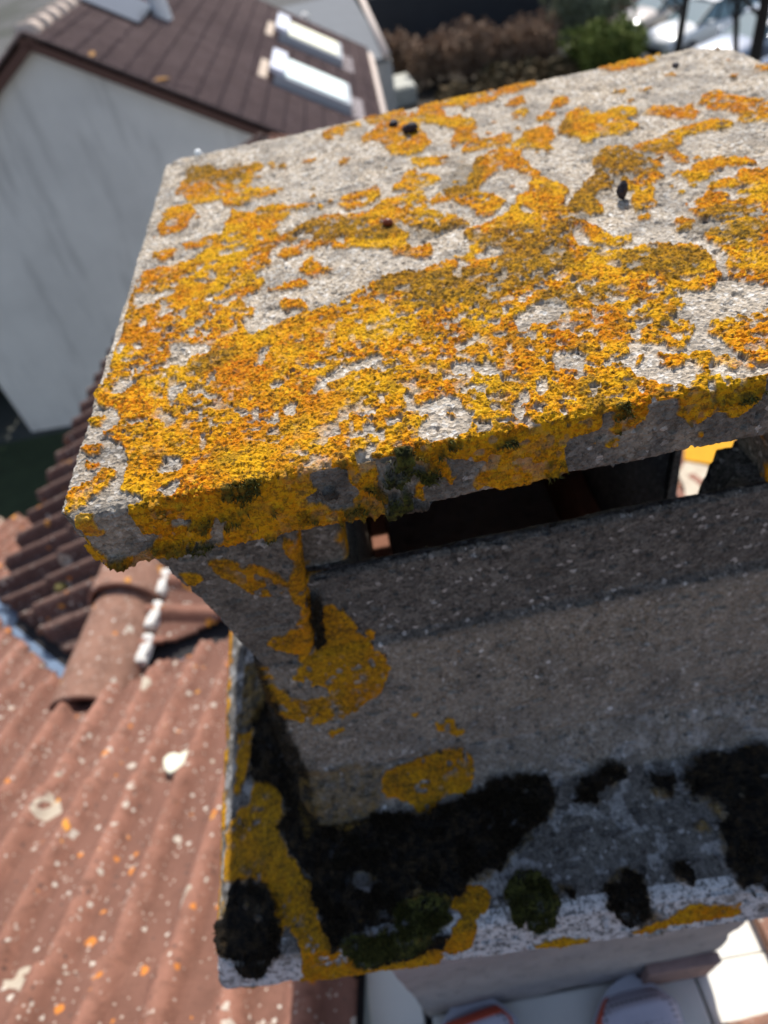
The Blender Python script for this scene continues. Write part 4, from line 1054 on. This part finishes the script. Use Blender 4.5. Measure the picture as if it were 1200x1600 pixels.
def shoe_fabric():
    t = NT('shoe_mesh_fabric'); mp = t.n('ShaderNodeMapping'); t.lk(t.obj(), mp.inputs[0]); mp.inputs['Scale'].default_value = (1, 1, .4)
    v = t.vor(150, vec=mp.outputs[0], rnd=.05); n = t.noise(18, 3)
    holes = t.ramp(v.outputs['Distance'], [(.26, 1), (.38, 0)])
    c = t.mix(t.ramp(n, [(.3, 0), (.7, 1)]), (.52, .50, .58), (.64, .60, .68))
    c = t.mix(t.math('MULTIPLY', holes, .9), c, (.07, .07, .10))
    return t.out(c, None, .85)
SHOEM = shoe_fabric(); CORAL = plain('coral_band', (.72, .13, .07), .6, .08); SOLEM = plain('shoe_sole', (.55, .55, .60), .7, .08)
LACE = plain('shoe_lace', (.22, .36, .46), .8, .15, 60); SOCK = plain('sock', (.05, .05, .06), .95)
shoe('sneaker', (.180, .138, 0), R_(3), .30, 'grey mesh running shoe with pale blue laces, right one of the pair')
shoe('sneaker', (-.040, .150, 0), R_(8), .31, 'grey running shoe with a coral stripe over the toe, left one of the pair')

# explicit big lichen spot on the tiles, and patches imitating a sunlit strip
def roof_spot(pts, mat, off=.034):
    c = np.mean(pts, 0); mb = MB(); P = [Vector(p) + Vector(n_main) * off + Vector((0, 0, CAMZ)) for p in pts]; Q = [p - Vector(n_main) * .012 for p in P]; n = len(P)
    mb.add(P + Q, [tuple(range(n)), tuple(range(n, 2 * n))[::-1]] + [(i, (i + 1) % n, n + (i + 1) % n, n + i) for i in range(n)])
    o = mb.build('lichen_or_lit_patch', mat, home, bevel=.002); return o
hb = np.array([-.571, .653, -1.328]); hx = np.array([1, -.02, -.02]); hy = v_main
LG = plain('pale_green_lichen', (.60, .60, .48), .95, .12, 60)
roof_spot([hb + hx * a * .031 + hy * b * .036 for a, b in ((0, -1), (.45, -.75), (.85, -.1), (1.05, .5), (.8, .85), (.4, .8), (.05, .55), (-.3, .8), (-.75, .75), (-1.0, .4), (-.8, -.15), (-.45, -.7))], LG, .030)

LIT_PALE = plain('lit_strip_patch', (.42, .36, .28), .95, .4, 25, bump=.01); YL = plain('lit_strip_lichen', (.50, .25, .015), .95, .4, 60, bump=.004)  # pale and yellow patches added to imitate a sunlit strip seen through the slot
def on_roof_quad(a, b, c, d, mat): roof_spot([np.array(a), np.array(b), np.array(c), np.array(d)], mat, .036)
roof_spot([np.array(p) for p in ((1.12, 1.742, -1.893), (1.22, 1.72, -1.885), (1.36, 1.65, -1.86), (1.26, 1.52, -1.80), (1.22, 1.42, -1.75), (1.13, 1.30, -1.69), (1.02, 1.36, -1.715), (.93, 1.39, -1.72), (1.00, 1.52, -1.785), (1.04, 1.64, -1.84))], LIT_PALE, .036)
roof_spot([np.array(p) for p in ((1.22, 1.93, -1.98), (1.36, 1.88, -1.96), (1.44, 1.80, -1.93), (1.41, 1.72, -1.89), (1.30, 1.70, -1.88), (1.24, 1.62, -1.84), (1.17, 1.66, -1.85), (1.12, 1.746, -1.894))], YL, .042)

# ================================================================== GROUND
def ground_mat():
    t = NT('yard_ground'); n = t.noise(.12, 4); n2 = t.noise(3, 6, .7)
    c = t.mix(t.ramp(n, [(.45, 0), (.55, 1)]), (.045, .05, .04), (.10, .10, .10))
    c = t.mix(t.ramp(n2, [(.4, 0), (.7, 1)]), c, (.06, .055, .05)); return t.out(c, t.bump(n2, .02), .95)
g = MB(); g.quad((-400, -400, 0), (400, -400, 0), (400, 900, 0), (-400, 900, 0)); tag(g.build('ground', ground_mat()), kind='structure')
def flat(name, x0, x1, y0, y1, z, mat):
    f = MB(); f.box(x0, x1, y0, y1, z - .003, z); return tag(f.build(name, mat), kind='structure')
ASPH = plain('asphalt', (.10, .10, .105), .95, .25, 5)
flat('parking_lot', 10.6, 30, 12, 60, .008, ASPH)
flat('lawn', 2.2, 9, 42.5, 60, .012, plain('lawn_green', (.07, .13, .02), .95, .35, 2))
flat('flower_bed', 2.35, 9.4, 20.5, 35, .009, plain('bed_soil', (.045, .036, .026), .95, .4, 3))
flat('shaded_lawn', -9.5, -1.5, 3.5, 10.6, .010, plain('rough_grass', (.03, .042, .018), .95, .5, 3))

# ================================================================== NEIGHBOUR HOUSE
nb = tag(empty('neighbour_house', (-3, 15, 0)), 'neighbouring house with a streaked grey gable wall and dark brown tile roof with two skylights', 'house')
nbi = Matrix.Translation(nb.location).inverted()
def nbp(o, p=None): o.parent = p or nb; o.matrix_parent_inverse = nbi; return o
ax = Vector((.06, .998, 0)).normalized(); lt = Vector((.998, -.06, 0)).normalized()
WB = Vector((-6.587, 10.812, 0)); AP = Vector((-3.374, 10.619, CAMZ - 1.149))
def wl_(p, off=0): return p + ax * off
def wall_mat():
    t = NT('stained_render')
    mp = t.n('ShaderNodeMapping'); t.lk(t.obj(), mp.inputs[0]); mp.inputs['Scale'].default_value = (1, 1, .16)
    st = t.noise(3.2, 5, .65, vec=mp.outputs[0]); pt = t.noise(.55, 4, .6); fine = t.noise(30, 4)
    c = t.mix(t.ramp(pt, [(.3, 0), (.7, 1)]), (.60, .57, .56), (.78, .74, .72))
    c = t.mix(t.math('MULTIPLY', t.ramp(st, [(.52, 0), (.74, 1)]), .5), c, (.30, .28, .28))
    return t.out(c, t.bump(fine, .004), .95)
slR = -.575
eaveR = AP + lt * 4.35; eaveR.z = AP.z + slR * 4.35
WR = eaveR.copy(); WR.z = 0
slL = .575; dL_ = (AP - WB).dot(lt); eaveL = AP - lt * dL_; eaveL.z = AP.z - slL * dL_
wl0 = Vector((WB.x, WB.y, 0)); LEN = 8.1
mb = MB(); loop = [wl0, WR, Vector(eaveR) - Vector((0, 0, .10)), AP - Vector((0, 0, .09)), Vector((wl0.x, wl0.y, eaveL.z - .10))]
f_ = [p.copy() for p in loop]; b_ = [p + ax * LEN for p in loop]; n = len(loop)
mb.add(f_ + b_, [tuple(range(n)), tuple(range(n, 2 * n))[::-1]] + [(i, (i + 1) % n, n + (i + 1) % n, n + i) for i in range(n)])
nbp(mb.build('wall', wall_mat()))
NT_ROOF = tile_material('brown_roof_tiles', [(.15, .098, .090), (.185, .122, .113), (.225, .155, .143)], spots=False)
def nb_slope(name, sgn, length):
    v = (lt * sgn + Vector((0, 0, -.575))).normalized(); nn = (Vector((0, 0, 1)) * 1 + lt * sgn * .575).normalized()
    O = AP - ax * .16 + Vector((0, 0, .02))
    Oc = np.array(O); Oc[2] -= CAMZ
    o = tile_field(name, Oc, np.array(ax), np.array(v), np.array(nn), 0, LEN + .3, 0, length, .13, .30, .040, NT_ROOF, lambda P: np.ones(len(P), bool), None, .0163, .005, 31 + sgn, cols_per_tile=1, seam=0, tint=.45, jit_=.15, stepdark=.08)
    nbp(o); return o
nb_slope('roof', 1, 5.0); nb_slope('roof', -1, 3.9)
def rfp(a, s, off=0):       # a metres back from the gable, s metres down the right slope
    v = (lt + Vector((0, 0, -.575))).normalized(); nn = (Vector((0, 0, 1)) + lt * .575).normalized()
    return AP + ax * a + v * s + nn * off
def slab_on(name, a0, a1, s0, s1, o0, o1, mat, parent=None, bevel=0):
    mb = MB(); c = [rfp(a, s, o) for o in (o0, o1) for a in (a0, a1) for s in (s0, s1)]
    mb.add(c, [(0, 2, 3, 1), (4, 5, 7, 6), (0, 1, 5, 4), (2, 6, 7, 3), (1, 3, 7, 5), (0, 4, 6, 2)])
    o = mb.build(name, mat, None, bevel=bevel); 
    if parent is None: nbp(o)
    else: o.parent = parent; o.matrix_parent_inverse = Matrix.Identity(4)
    return o
# verge board and dark fascia along the gable
BOARD = plain('verge_board', (.11, .055, .045), .8, .2)
slab_on('verge_board', -.14, -.02, -.05, 5.0, -.14, -.035, BOARD)
mb = MB()
def rfl(a, s, off): v = (-lt + Vector((0, 0, -.575))).normalized(); nn = (Vector((0, 0, 1)) - lt * .575).normalized(); return AP + ax * a + v * s + nn * off
c = [rfl(a, s, o) for o in (-.14, -.035) for a in (-.14, -.02) for s in (-.05, 3.9)]
mb.add(c, [(0, 2, 3, 1), (4, 5, 7, 6), (0, 1, 5, 4), (2, 6, 7, 3), (1, 3, 7, 5), (0, 4, 6, 2)]); nbp(mb.build('verge_board', BOARD))
# ridge caps, mostly pale with mortar
RC = plain('ridge_cap', (.52, .42, .36), .9, .3, 6)
for k in range(20):
    mb = MB(); a = -.05 + k * .42
    mb.tube([AP + ax * (a) + Vector((0, 0, -.02)), AP + ax * (a + .45) + Vector((0, 0, -.045))], [.15, .125], 14); nbp(mb.build('ridge_cap', RC, None, True))
ORL = plain('orange_lichen_roof', (.33, .17, .05), .95, .3, 10)
for (a, s_, ln, wd) in ((.05, .55, .35, .07), (.02, 1.35, .4, .06)):
    o = lump('lichen_or_lit_patch', rfp(a, s_ + ln * .5, .02), wd, ln * .5, .02, ORL, None, None, int(s_ * 10) + 5, .4, 3); nbp(o)
# skylights
GL = None
def skylight(pts, pane_c, blind):
    # pts: camera-relative corners on the slope; convert to (a, s)
    As, Ss = [], []
    for p in pts:
        q = Vector(p) + Vector((0, 0, CAMZ)) - AP; As.append(q.dot(ax)); v = (lt + Vector((0, 0, -.575))).normalized(); Ss.append(q.dot(v))
    a0, a1, s0, s1 = (As[2] + As[3]) / 2, (As[0] + As[1]) / 2, (Ss[0] + Ss[3]) / 2, (Ss[1] + Ss[2]) / 2
    fr = slab_on('skylight', a0, a1, s0, s1, .0, .19, FRAME, bevel=.01)
    t = NT('skylight_pane_' + blind); t.b.inputs['Specular IOR Level'].default_value = .35
    m_ = t.out(pane_c, None, .25)
    g_ = slab_on('pane', a0 + .10, a1 - .10, s0 + .10, s1 - .10, .191, .205, m_, fr)
    b_ = slab_on('shutter_box', a0 + .02, a1 - .02, s0 - .10, s0 + .14, .195, .26, FRAMEW, fr)
    slab_on('lower_flashing', a0 - .02, a1 - .1, s1 + .01, s1 + .28, .03, .05, FLASH, fr)
    slab_on('upper_flashing', a0 + .1, a1 - .1, s0 - .26, s0 - .12, .03, .06, BEIGE, fr)
FRAME = plain('skylight_frame', (.40, .42, .45), .5, .1); FRAMEW = plain('skylight_head', (.72, .74, .84), .4, .05); FLASH = plain('skylight_flashing', (.40, .36, .37), .7, .2); BEIGE = plain('beige_flashing', (.55, .45, .36), .8, .2)
skylight([(-.36, 17.17, -2.65), (.77, 16.7, -3.32), (.56, 15.61, -3.24), (-.49, 15.52, -2.63)], (.95, .90, .66), 'cream')
skylight([(-.53, 13.79, -2.67), (.64, 13.82, -3.34), (.47, 12.44, -3.29), (-.62, 12.51, -2.66)], (.84, .95, .90), 'pale')
# gutter with pale edge
GUT = plain('gutter', (.52, .43, .38), .6, .1)
gz = Vector((0, 0, -.10)); mb = MB(); v = (lt + Vector((0, 0, -.575))).normalized()
e0 = AP - ax * .1 + v * 5.06; e1 = AP + ax * 8.2 + v * 5.06
mb.tube([e0 + gz, e1 + gz], .085, 12); nbp(mb.build('gutter', GUT, None, True))
# dark panel high on the slope and the white pot beside it
slab_on('roof_panel', 2.15, 3.6, .12, .95, .02, .10, plain('dark_panel', (.012, .014, .03), .3, .1))
mb = MB(); p = rfp(3.3, 1.15, 0); mb.tube([p, p + Vector((0, 0, .38))], [.16, .14], 14); mb.tube([p + Vector((0, 0, .38)), p + Vector((0, 0, .46))], [.19, .19], 14)
nbp(mb.build('chimney_pot', plain('white_pot', (.8, .8, .8), .6, .05)))
# rear extension with a grey roof behind the gable
ext = tag(empty('flat_roof_extension', (0, 23, 0)), 'low outbuilding with a plain grey roof and beige edge strip behind the brown roof', 'outbuilding')
mb = MB(); A0 = Vector((-2.5, 18.9, 0)); 
mb.box(-2.5, 2.05, 19.0, 29.0, 0, CAMZ - 4.05); o = mb.build('wall', plain('ext_wall', (.35, .35, .35), .9)); under(o, ext)
mb = MB(); mb.box(-2.6, 2.0, 18.95, 29.1, CAMZ - 4.046, CAMZ - 3.95); under(mb.build('roof', plain('grey_felt', (.13, .14, .155), .85, .2, 2)), ext)
mb = MB(); mb.tube([(1.95, 18.9, CAMZ - 3.9), (2.25, 29.1, CAMZ - 3.9)], .09, 10); under(mb.build('edge_trim', GUT, None, True), ext)
for (x, y, hgt, lab) in ((.32, 19.6, .6, 'white vent post rising beside the brown roof, nearer of two'), (.2, 21.4, .7, 'white vent post rising behind the brown roof, farther of two')):
    t_ = tag(empty('vent_post', (x, y, CAMZ - 3.95)), lab, 'vent')
    mb = MB(); mb.tube([(0, 0, 0), (0, 0, hgt)], [.07, .07], 12); mb.build('pipe', plain('vent_white', (.68, .64, .60), .6, .1), t_, True)
    mb = MB(); mb.tube([(0, 0, hgt), (0, 0, hgt + .05), (0, 0, hgt + .14)], [.13, .13, .04], 12); mb.build('cowl', bpy.data.materials['vent_white'], t_, True)

# ================================================================== GARDEN
def leaf_cloud(name, centers, n, leaf, mat, parent, seed):
    """centers: list of (x,y,z,rx,ry,rz); leaves spread through the volume, denser near the shell"""
    rs = np.random.RandomState(seed); C = np.array(centers, float); w_ = (C[:, 3] * C[:, 4] * C[:, 5]) ** (2 / 3); w_ /= w_.sum()
    k = rs.choice(len(C), n, p=w_); d = rs.normal(0, 1, (n, 3)); d /= np.linalg.norm(d, axis=1)[:, None]; r = rs.rand(n) ** .35
    P = C[k, :3] + d * r[:, None] * C[k, 3:]; P = P[P[:, 2] > .02]; n = len(P)
    a = rs.normal(0, 1, (n, 3)); a /= np.linalg.norm(a, axis=1)[:, None]; b = np.cross(a, rs.normal(0, 1, (n, 3))); b /= np.linalg.norm(b, axis=1)[:, None]
    s = leaf * (.5 + rs.rand(n))[:, None]; V = np.stack([P - a * s, P + b * s * .55, P + a * s, P - b * s * .55], 1).reshape(-1, 3).astype(np.float32)
    me = bpy.data.meshes.new(name); me.vertices.add(len(V)); me.vertices.foreach_set('co', V.ravel()); me.loops.add(4 * n); me.loops.foreach_set('vertex_index', np.arange(4 * n, dtype=np.int32))
    me.polygons.add(n); me.polygons.foreach_set('loop_start', np.arange(0, 4 * n, 4, dtype=np.int32)); me.polygons.foreach_set('loop_total', np.full(n, 4, np.int32)); me.update(calc_edges=True); me.materials.append(mat)
    return link(bpy.data.objects.new(name, me), parent)
def leafm(name, a, b, sc=1.5):
    t = NT(name); return t.out(t.mix(t.ramp(t.noise(sc, 4, .7), [(.35, 0), (.65, 1)]), a, b), None, .9)
EVER = leafm('evergreen', (.010, .012, .014), (.022, .026, .026)); TWIG = leafm('dry_twigs', (.14, .09, .06), (.36, .24, .16), 2.5)
OLIVE = leafm('grey_green_leaves', (.10, .12, .07), (.30, .32, .22), 2); BRIGHT = leafm('bright_green_leaves', (.07, .10, .025), (.20, .23, .05), 2)
BARK = plain('bark', (.035, .028, .024), .95, .3, 6)
def hedge(name, x0, x1, y0, y1, h, n, mat, label, seed, cat='hedge'):
    t = tag(empty(name, ((x0 + x1) / 2, (y0 + y1) / 2, 0)), label, cat); cx, cy = (x0 + x1) / 2, (y0 + y1) / 2; rs = random.Random(seed); cs = []
    for i in range(int((x1 - x0) * (y1 - y0) * h / 1.2) + 6):
        cs.append((rs.uniform(x0, x1) - cx, rs.uniform(y0, y1) - cy, rs.uniform(0, h), .8, .8, .7))
    leaf_cloud('foliage', cs, n, .10, mat, t, seed); mb = MB()
    for i in range(int((x1 - x0) * 1.5)): x = rs.uniform(x0, x1) - cx; mb.tube([(x, rs.uniform(y0, y1) - cy, 0), (x + rs.uniform(-.2, .2), rs.uniform(y0, y1) - cy, h * .8)], [.05, .02], 6)
    # inner dark core keeps the hedge dense
    mb = MB(); mb.box(x0 - cx + .3, x1 - cx - .3, y0 - cy + .25, y1 - cy - .25, 0, h * .92); mb.build('core', EVER, t)
    return t
hedge('clipped_hedge', 2.6, 12.5, 35.2, 38.2, 3.0, 42000, EVER, 'tall dark clipped hedge in shade behind the brown shrubs', 3)
hedge('conifer_hedge', -12.0, -7.0, 12.2, 15.5, 3.6, 26000, EVER, 'black conifer hedge left of the grey gable wall', 5)
mb = MB(); mb.box(2.6, 12.2, 31.6, 31.8, 0, 2.4); tag(mb.build('garden_screen', plain('screen_cloth', (.035, .037, .042), .95, .25, 1.2)), 'long dark grey screen fence standing in front of the clipped hedge', 'fence')
def shrub(x, y, r, h, mat, label, seed, n=5200, name='bare_shrub', group=None, leaf=.06):
    t = tag(empty(name, (x, y, 0)), label, 'shrub', group); rs = random.Random(seed)
    mb = MB(); cs = []
    for k in range(26):
        a = rs.uniform(0, 6.28); rr = rs.uniform(.2, 1) * r; top = h * rs.uniform(.7, 1.1)
        p1 = (math.cos(a) * rr * .4, math.sin(a) * rr * .4, top * .45); p2 = (math.cos(a) * rr, math.sin(a) * rr, top)
        mb.tube([(0, 0, 0), p1, p2], [.03, .016, .006], 5); cs.append((p2[0], p2[1], p2[2] * .9, .28, .28, .45)); cs.append((p2[0] * .75, p2[1] * .75, p2[2] * .55, .35, .35, .5))
    mb.build('stems', BARK, t); leaf_cloud('foliage', cs, n, leaf, mat, t, seed); return t
shr = [(3.3, 29.6, 'behind the pale planter'), (4.5, 28.0, 'just right of the pale planter'), (5.7, 27.4, 'third from the gutter'), (6.9, 26.8, 'fourth from the gutter'), (8.0, 27.0, 'rightmost, beside the grey-green bush')]
for i, (x, y, wh) in enumerate(shr):
    shrub(x, y, 1.05, 1.25 + .15 * (i % 3), TWIG, 'bare russet brown shrub, ' + wh, 40 + i, group='brown shrubs along the dark screen')
hedge('low_hedge', 3.9, 8.6, 24.6, 25.6, .35, 8000, leafm('dull_leaves', (.06, .055, .03), (.18, .12, .06)), 'low brownish green hedge at the foot of the russet shrubs', 9)
shrub(10.3, 27.8, 1.7, 3.0, OLIVE, 'tall grey-green bush between the dark screen and the parked cars', 60, 9000, 'evergreen_bush', leaf=.07)
shrub(9.5, 24.6, 1.3, 1.3, BRIGHT, 'bright green bush in front of the grey-green one beside the white car', 61, 10000, 'evergreen_bush', leaf=.07)
shrub(10.2, 21.6, .6, .7, BRIGHT, 'small low green bush directly below the white car bonnet', 62, 4000, 'evergreen_bush', leaf=.06)
# pale planter block
pl = tag(empty('planter_box', (2.95, 27.1, 0)), 'pale speckled rectangular planter by the gutter of the brown roof', 'planter')
mb = MB(); mb.box(-.62, .62, -.95, .95, 0, .55); mb.build('box', plain('pale_stone', (.42, .42, .38), .95, .3, 6, bump=.02), pl, bevel=.03)
mb = MB(); mb.box(-.55, .55, -.87, .87, .551, .58); mb.build('soil', plain('gravel_top', (.48, .48, .43), .95, .4, 9, bump=.03), pl)
def bare_tree(x, y, r, h, label, seed, lean=(0, 0)):
    t = tag(empty('bare_tree', (x, y, 0)), label, 'tree', None); rs = random.Random(seed); mb = MB()
    mb.tube([(0, 0, 0), (lean[0] * .3, lean[1] * .3, h * .35), (lean[0], lean[1], h * .7), (lean[0] * 1.3, lean[1] * 1.3, h)], [r * 1.35, r, r * .75, r * .3], 12); mb.build('trunk', BARK, t, True)
    mb = MB()
    for k in range(16):
        a = rs.uniform(0, 6.28); z0 = h * rs.uniform(.45, .95); L = rs.uniform(.8, 2.0)
        s = (lean[0] * z0 / h, lean[1] * z0 / h, z0); e = (s[0] + math.cos(a) * L, s[1] + math.sin(a) * L, z0 + L * .9); m_ = tuple((s[i] + e[i]) / 2 + (0, 0, -.12)[i] for i in range(3))
        mb.tube([s, m_, e], [r * .35, r * .2, .012], 6)
        for q in range(4):
            b = rs.uniform(0, 6.28); mb.tube([m_, (m_[0] + math.cos(b) * .5, m_[1] + math.sin(b) * .5, m_[2] + .6)], [.025, .008], 5)
    mb.build('crown', BARK, t); return t
bare_tree(9.3, 19.0, .10, 5.2, 'thin leafless tree in front of the white car', 71, (.2, .3))
bare_tree(10.25, 17.0, .15, 5.6, 'thicker forked leafless tree in front of the dark blue car', 72, (.1, .3))
bare_tree(9.75, 16.6, .07, 5.2, 'slender leafless tree leaning beside the forked trunk', 73, (-.3, .5))

# ================================================================== CARS
GLASS = None
def car_mat(name, col, rough=.25, metal=.0, coat=1.0):
    t = NT(name); t.b.inputs['Coat Weight'].default_value = coat; t.b.inputs['Coat Roughness'].default_value = .06; t.b.inputs['Specular IOR Level'].default_value = .5; t.b.inputs['Metallic'].default_value = metal
    return t.out(col, None, rough)
CGL = car_mat('car_glass', (.16, .24, .26), .04, 0, 1); TYRE = plain('tyre', (.02, .02, .02), .9); RIM = plain('rim', (.45, .45, .47), .35, .05, metal=.7)
LAMP = plain('headlamp', (.75, .77, .8), .15, .05); BLK = plain('black_trim', (.015, .015, .017), .5)
def car(x, y, yaw, paint, label, sc=1.0):
    t = tag(empty('parked_car', (x, y, .012), yaw), label, 'car', 'cars parked in a row behind the garden')
    # +x of the car = its front ; side profile stations (x, half width, z low, z shoulder, z roof, half width roof)
    st = [(2.10, .55, .42, .62, .62), (2.02, .76, .30, .72, .74), (1.75, .85, .22, .80, .86), (1.30, .88, .20, .86, .95), (.95, .89, .20, .90, 1.0), (.2, .90, .20, .93, .97), (-.9, .90, .20, .95, .98), (-1.6, .88, .22, .96, 1.0), (-1.95, .82, .28, .92, .98), (-2.08, .68, .40, .78, .80)]
    G = []
    for (px, hw_, zl, zs, zc) in st:
        row = [(-hw_ * .92, zl), (-hw_, zl + .12), (-hw_, zs - .10), (-hw_ * .95, zs), (-hw_ * .6, zc), (0, zc + .02), (hw_ * .6, zc), (hw_ * .95, zs), (hw_, zs - .10), (hw_, zl + .12), (hw_ * .92, zl)]
        G.append([(px, a, b) for a, b in row])
    ny, nx = len(G), len(G[0]); mb = MB(); mb.add([p for r in G for p in r], [(i * nx + j, i * nx + (j + 1) % nx, (i + 1) * nx + (j + 1) % nx, (i + 1) * nx + j) for i in range(ny - 1) for j in range(nx)] + [tuple(range(nx)), tuple((ny - 1) * nx + j for j in range(nx))[::-1]])
    o = mb.build('body', paint, t, True); ss = o.modifiers.new('s', 'SUBSURF'); ss.levels = ss.render_levels = 2
    # cabin: glass house with pillars and roof
    base = [(1.05, .74), (.35, .80), (-.6, .80), (-1.55, .74)]; roof = [(.30, .58), (.05, .62), (-.7, .62), (-1.2, .56)]
    zb, zr = .93, 1.45
    vs = [(px, s * w_, zb + (.03 if i else 0)) for i, (px, w_) in enumerate(base) for s in (-1, 1)] + [(px, s * w_, zr - (.06 if i in (0, 3) else 0)) for i, (px, w_) in enumerate(roof) for s in (-1, 1)]
    mb = MB(); f = [(0, 1, 9, 8), (7, 6, 14, 15)] + [(2 * i, 8 + 2 * i, 10 + 2 * i, 2 + 2 * i) for i in range(3)] + [(2 * i + 1, 3 + 2 * i, 11 + 2 * i, 9 + 2 * i) for i in range(3)]
    mb.add(vs, f); mb.build('windows', CGL, t)
    mb = MB(); rv = [(px, s * (w_ + .02), zr + .02 - (.06 if i in (0, 3) else 0)) for i, (px, w_) in enumerate(roof) for s in (-1, 0, 1)]
    for k in range(len(rv)):
        if k % 3 == 1: rv[k] = (rv[k][0], 0, rv[k][2] + .05)
    n0 = len(rv); rv2 = [(a, b, c - .035) for a, b, c in rv]
    mb.add(rv, [(3 * i + j, 3 * i + j + 1, 3 * i + j + 4, 3 * i + j + 3) for i in range(3) for j in range(2)]); mb.add(rv2, [(3 * i + j, 3 * i + j + 3, 3 * i + j + 4, 3 * i + j + 1) for i in range(3) for j in range(2)])
    mb.build('roof', paint, t, True)
    mb = MB()
    for i in range(4):
        for s in (0, 1): a = Vector(vs[2 * i + s]); b = Vector(vs[8 + 2 * i + s]); mb = MB(); mb.tube([a, b + Vector((0, 0, .01))], .035, 6); mb.build('pillar', BLK if paint.name in ('paint_white', 'paint_cream') else paint, t)
    for sx in (1.32, -1.30):
        for s in (-1, 1):
            mb = MB(); mb.tube([(sx, s * .72, .31), (sx, s * .915, .31)], [.31, .31], 24); w_ = mb.build('wheel', TYRE, t)
            mb = MB(); mb.tube([(sx, s * .916, .31), (sx, s * .925, .31)], [.19, .17], 16); mb.build('rim', RIM, w_)
    for s in (-1, 1):
        mb = MB(); mb.add([(1.98, s * .45, .66), (2.05, s * .70, .62), (1.72, s * .855, .80), (1.72, s * .62, .86), (2.06, s * .45, .56), (2.0, s * .76, .54), (1.72, s * .89, .70)], [(0, 1, 2, 3), (0, 4, 5, 1), (1, 5, 6, 2)]); mb.build('headlight', LAMP, t)
        mb = MB(); mb.box(.62, .80, min(s * .90, s * 1.04), max(s * .90, s * 1.04), .92, 1.05); mb.build('wing_mirror', paint, t, bevel=.02)
        mb = MB(); mb.box(-2.09, -1.98, min(s * .5, s * .78), max(s * .5, s * .78), .70, .86); mb.build('tail_light', plain('tail_red', (.3, .01, .01), .3) if 'tail_red' not in bpy.data.materials else bpy.data.materials['tail_red'], t, bevel=.02)
    mb = MB(); mb.box(2.03, 2.115, -.42, .42, .36, .50); mb.build('grille', BLK, t, bevel=.02)
    return t
yw = R_(196)
PW = car_mat('paint_white', (.80, .80, .78)); PC = car_mat('paint_cream', (.55, .48, .42), .3); PR = car_mat('paint_red', (.35, .01, .02)); PN = car_mat('paint_navy', (.015, .03, .08), .2); PS = car_mat('paint_silver', (.50, .53, .58), .25, .5)
CARS = [(13.2, 31.0, PR, 'dark red car half hidden at the top of the picture'), (13.2, 28.2, PC, 'beige car with dark windows between the red and white cars'), (13.3, 25.4, PW, 'white car with a brightly shining bonnet'), (13.7, 22.6, PS, 'silver car with a pale windscreen beside the white car'), (13.9, 19.9, PN, 'dark blue car behind the forked leafless tree'), (13.9, 17.1, PS, 'silver car nearest the right edge of the picture')]
for (x, y, p, lab) in CARS: car(x, y, yw, p, lab)
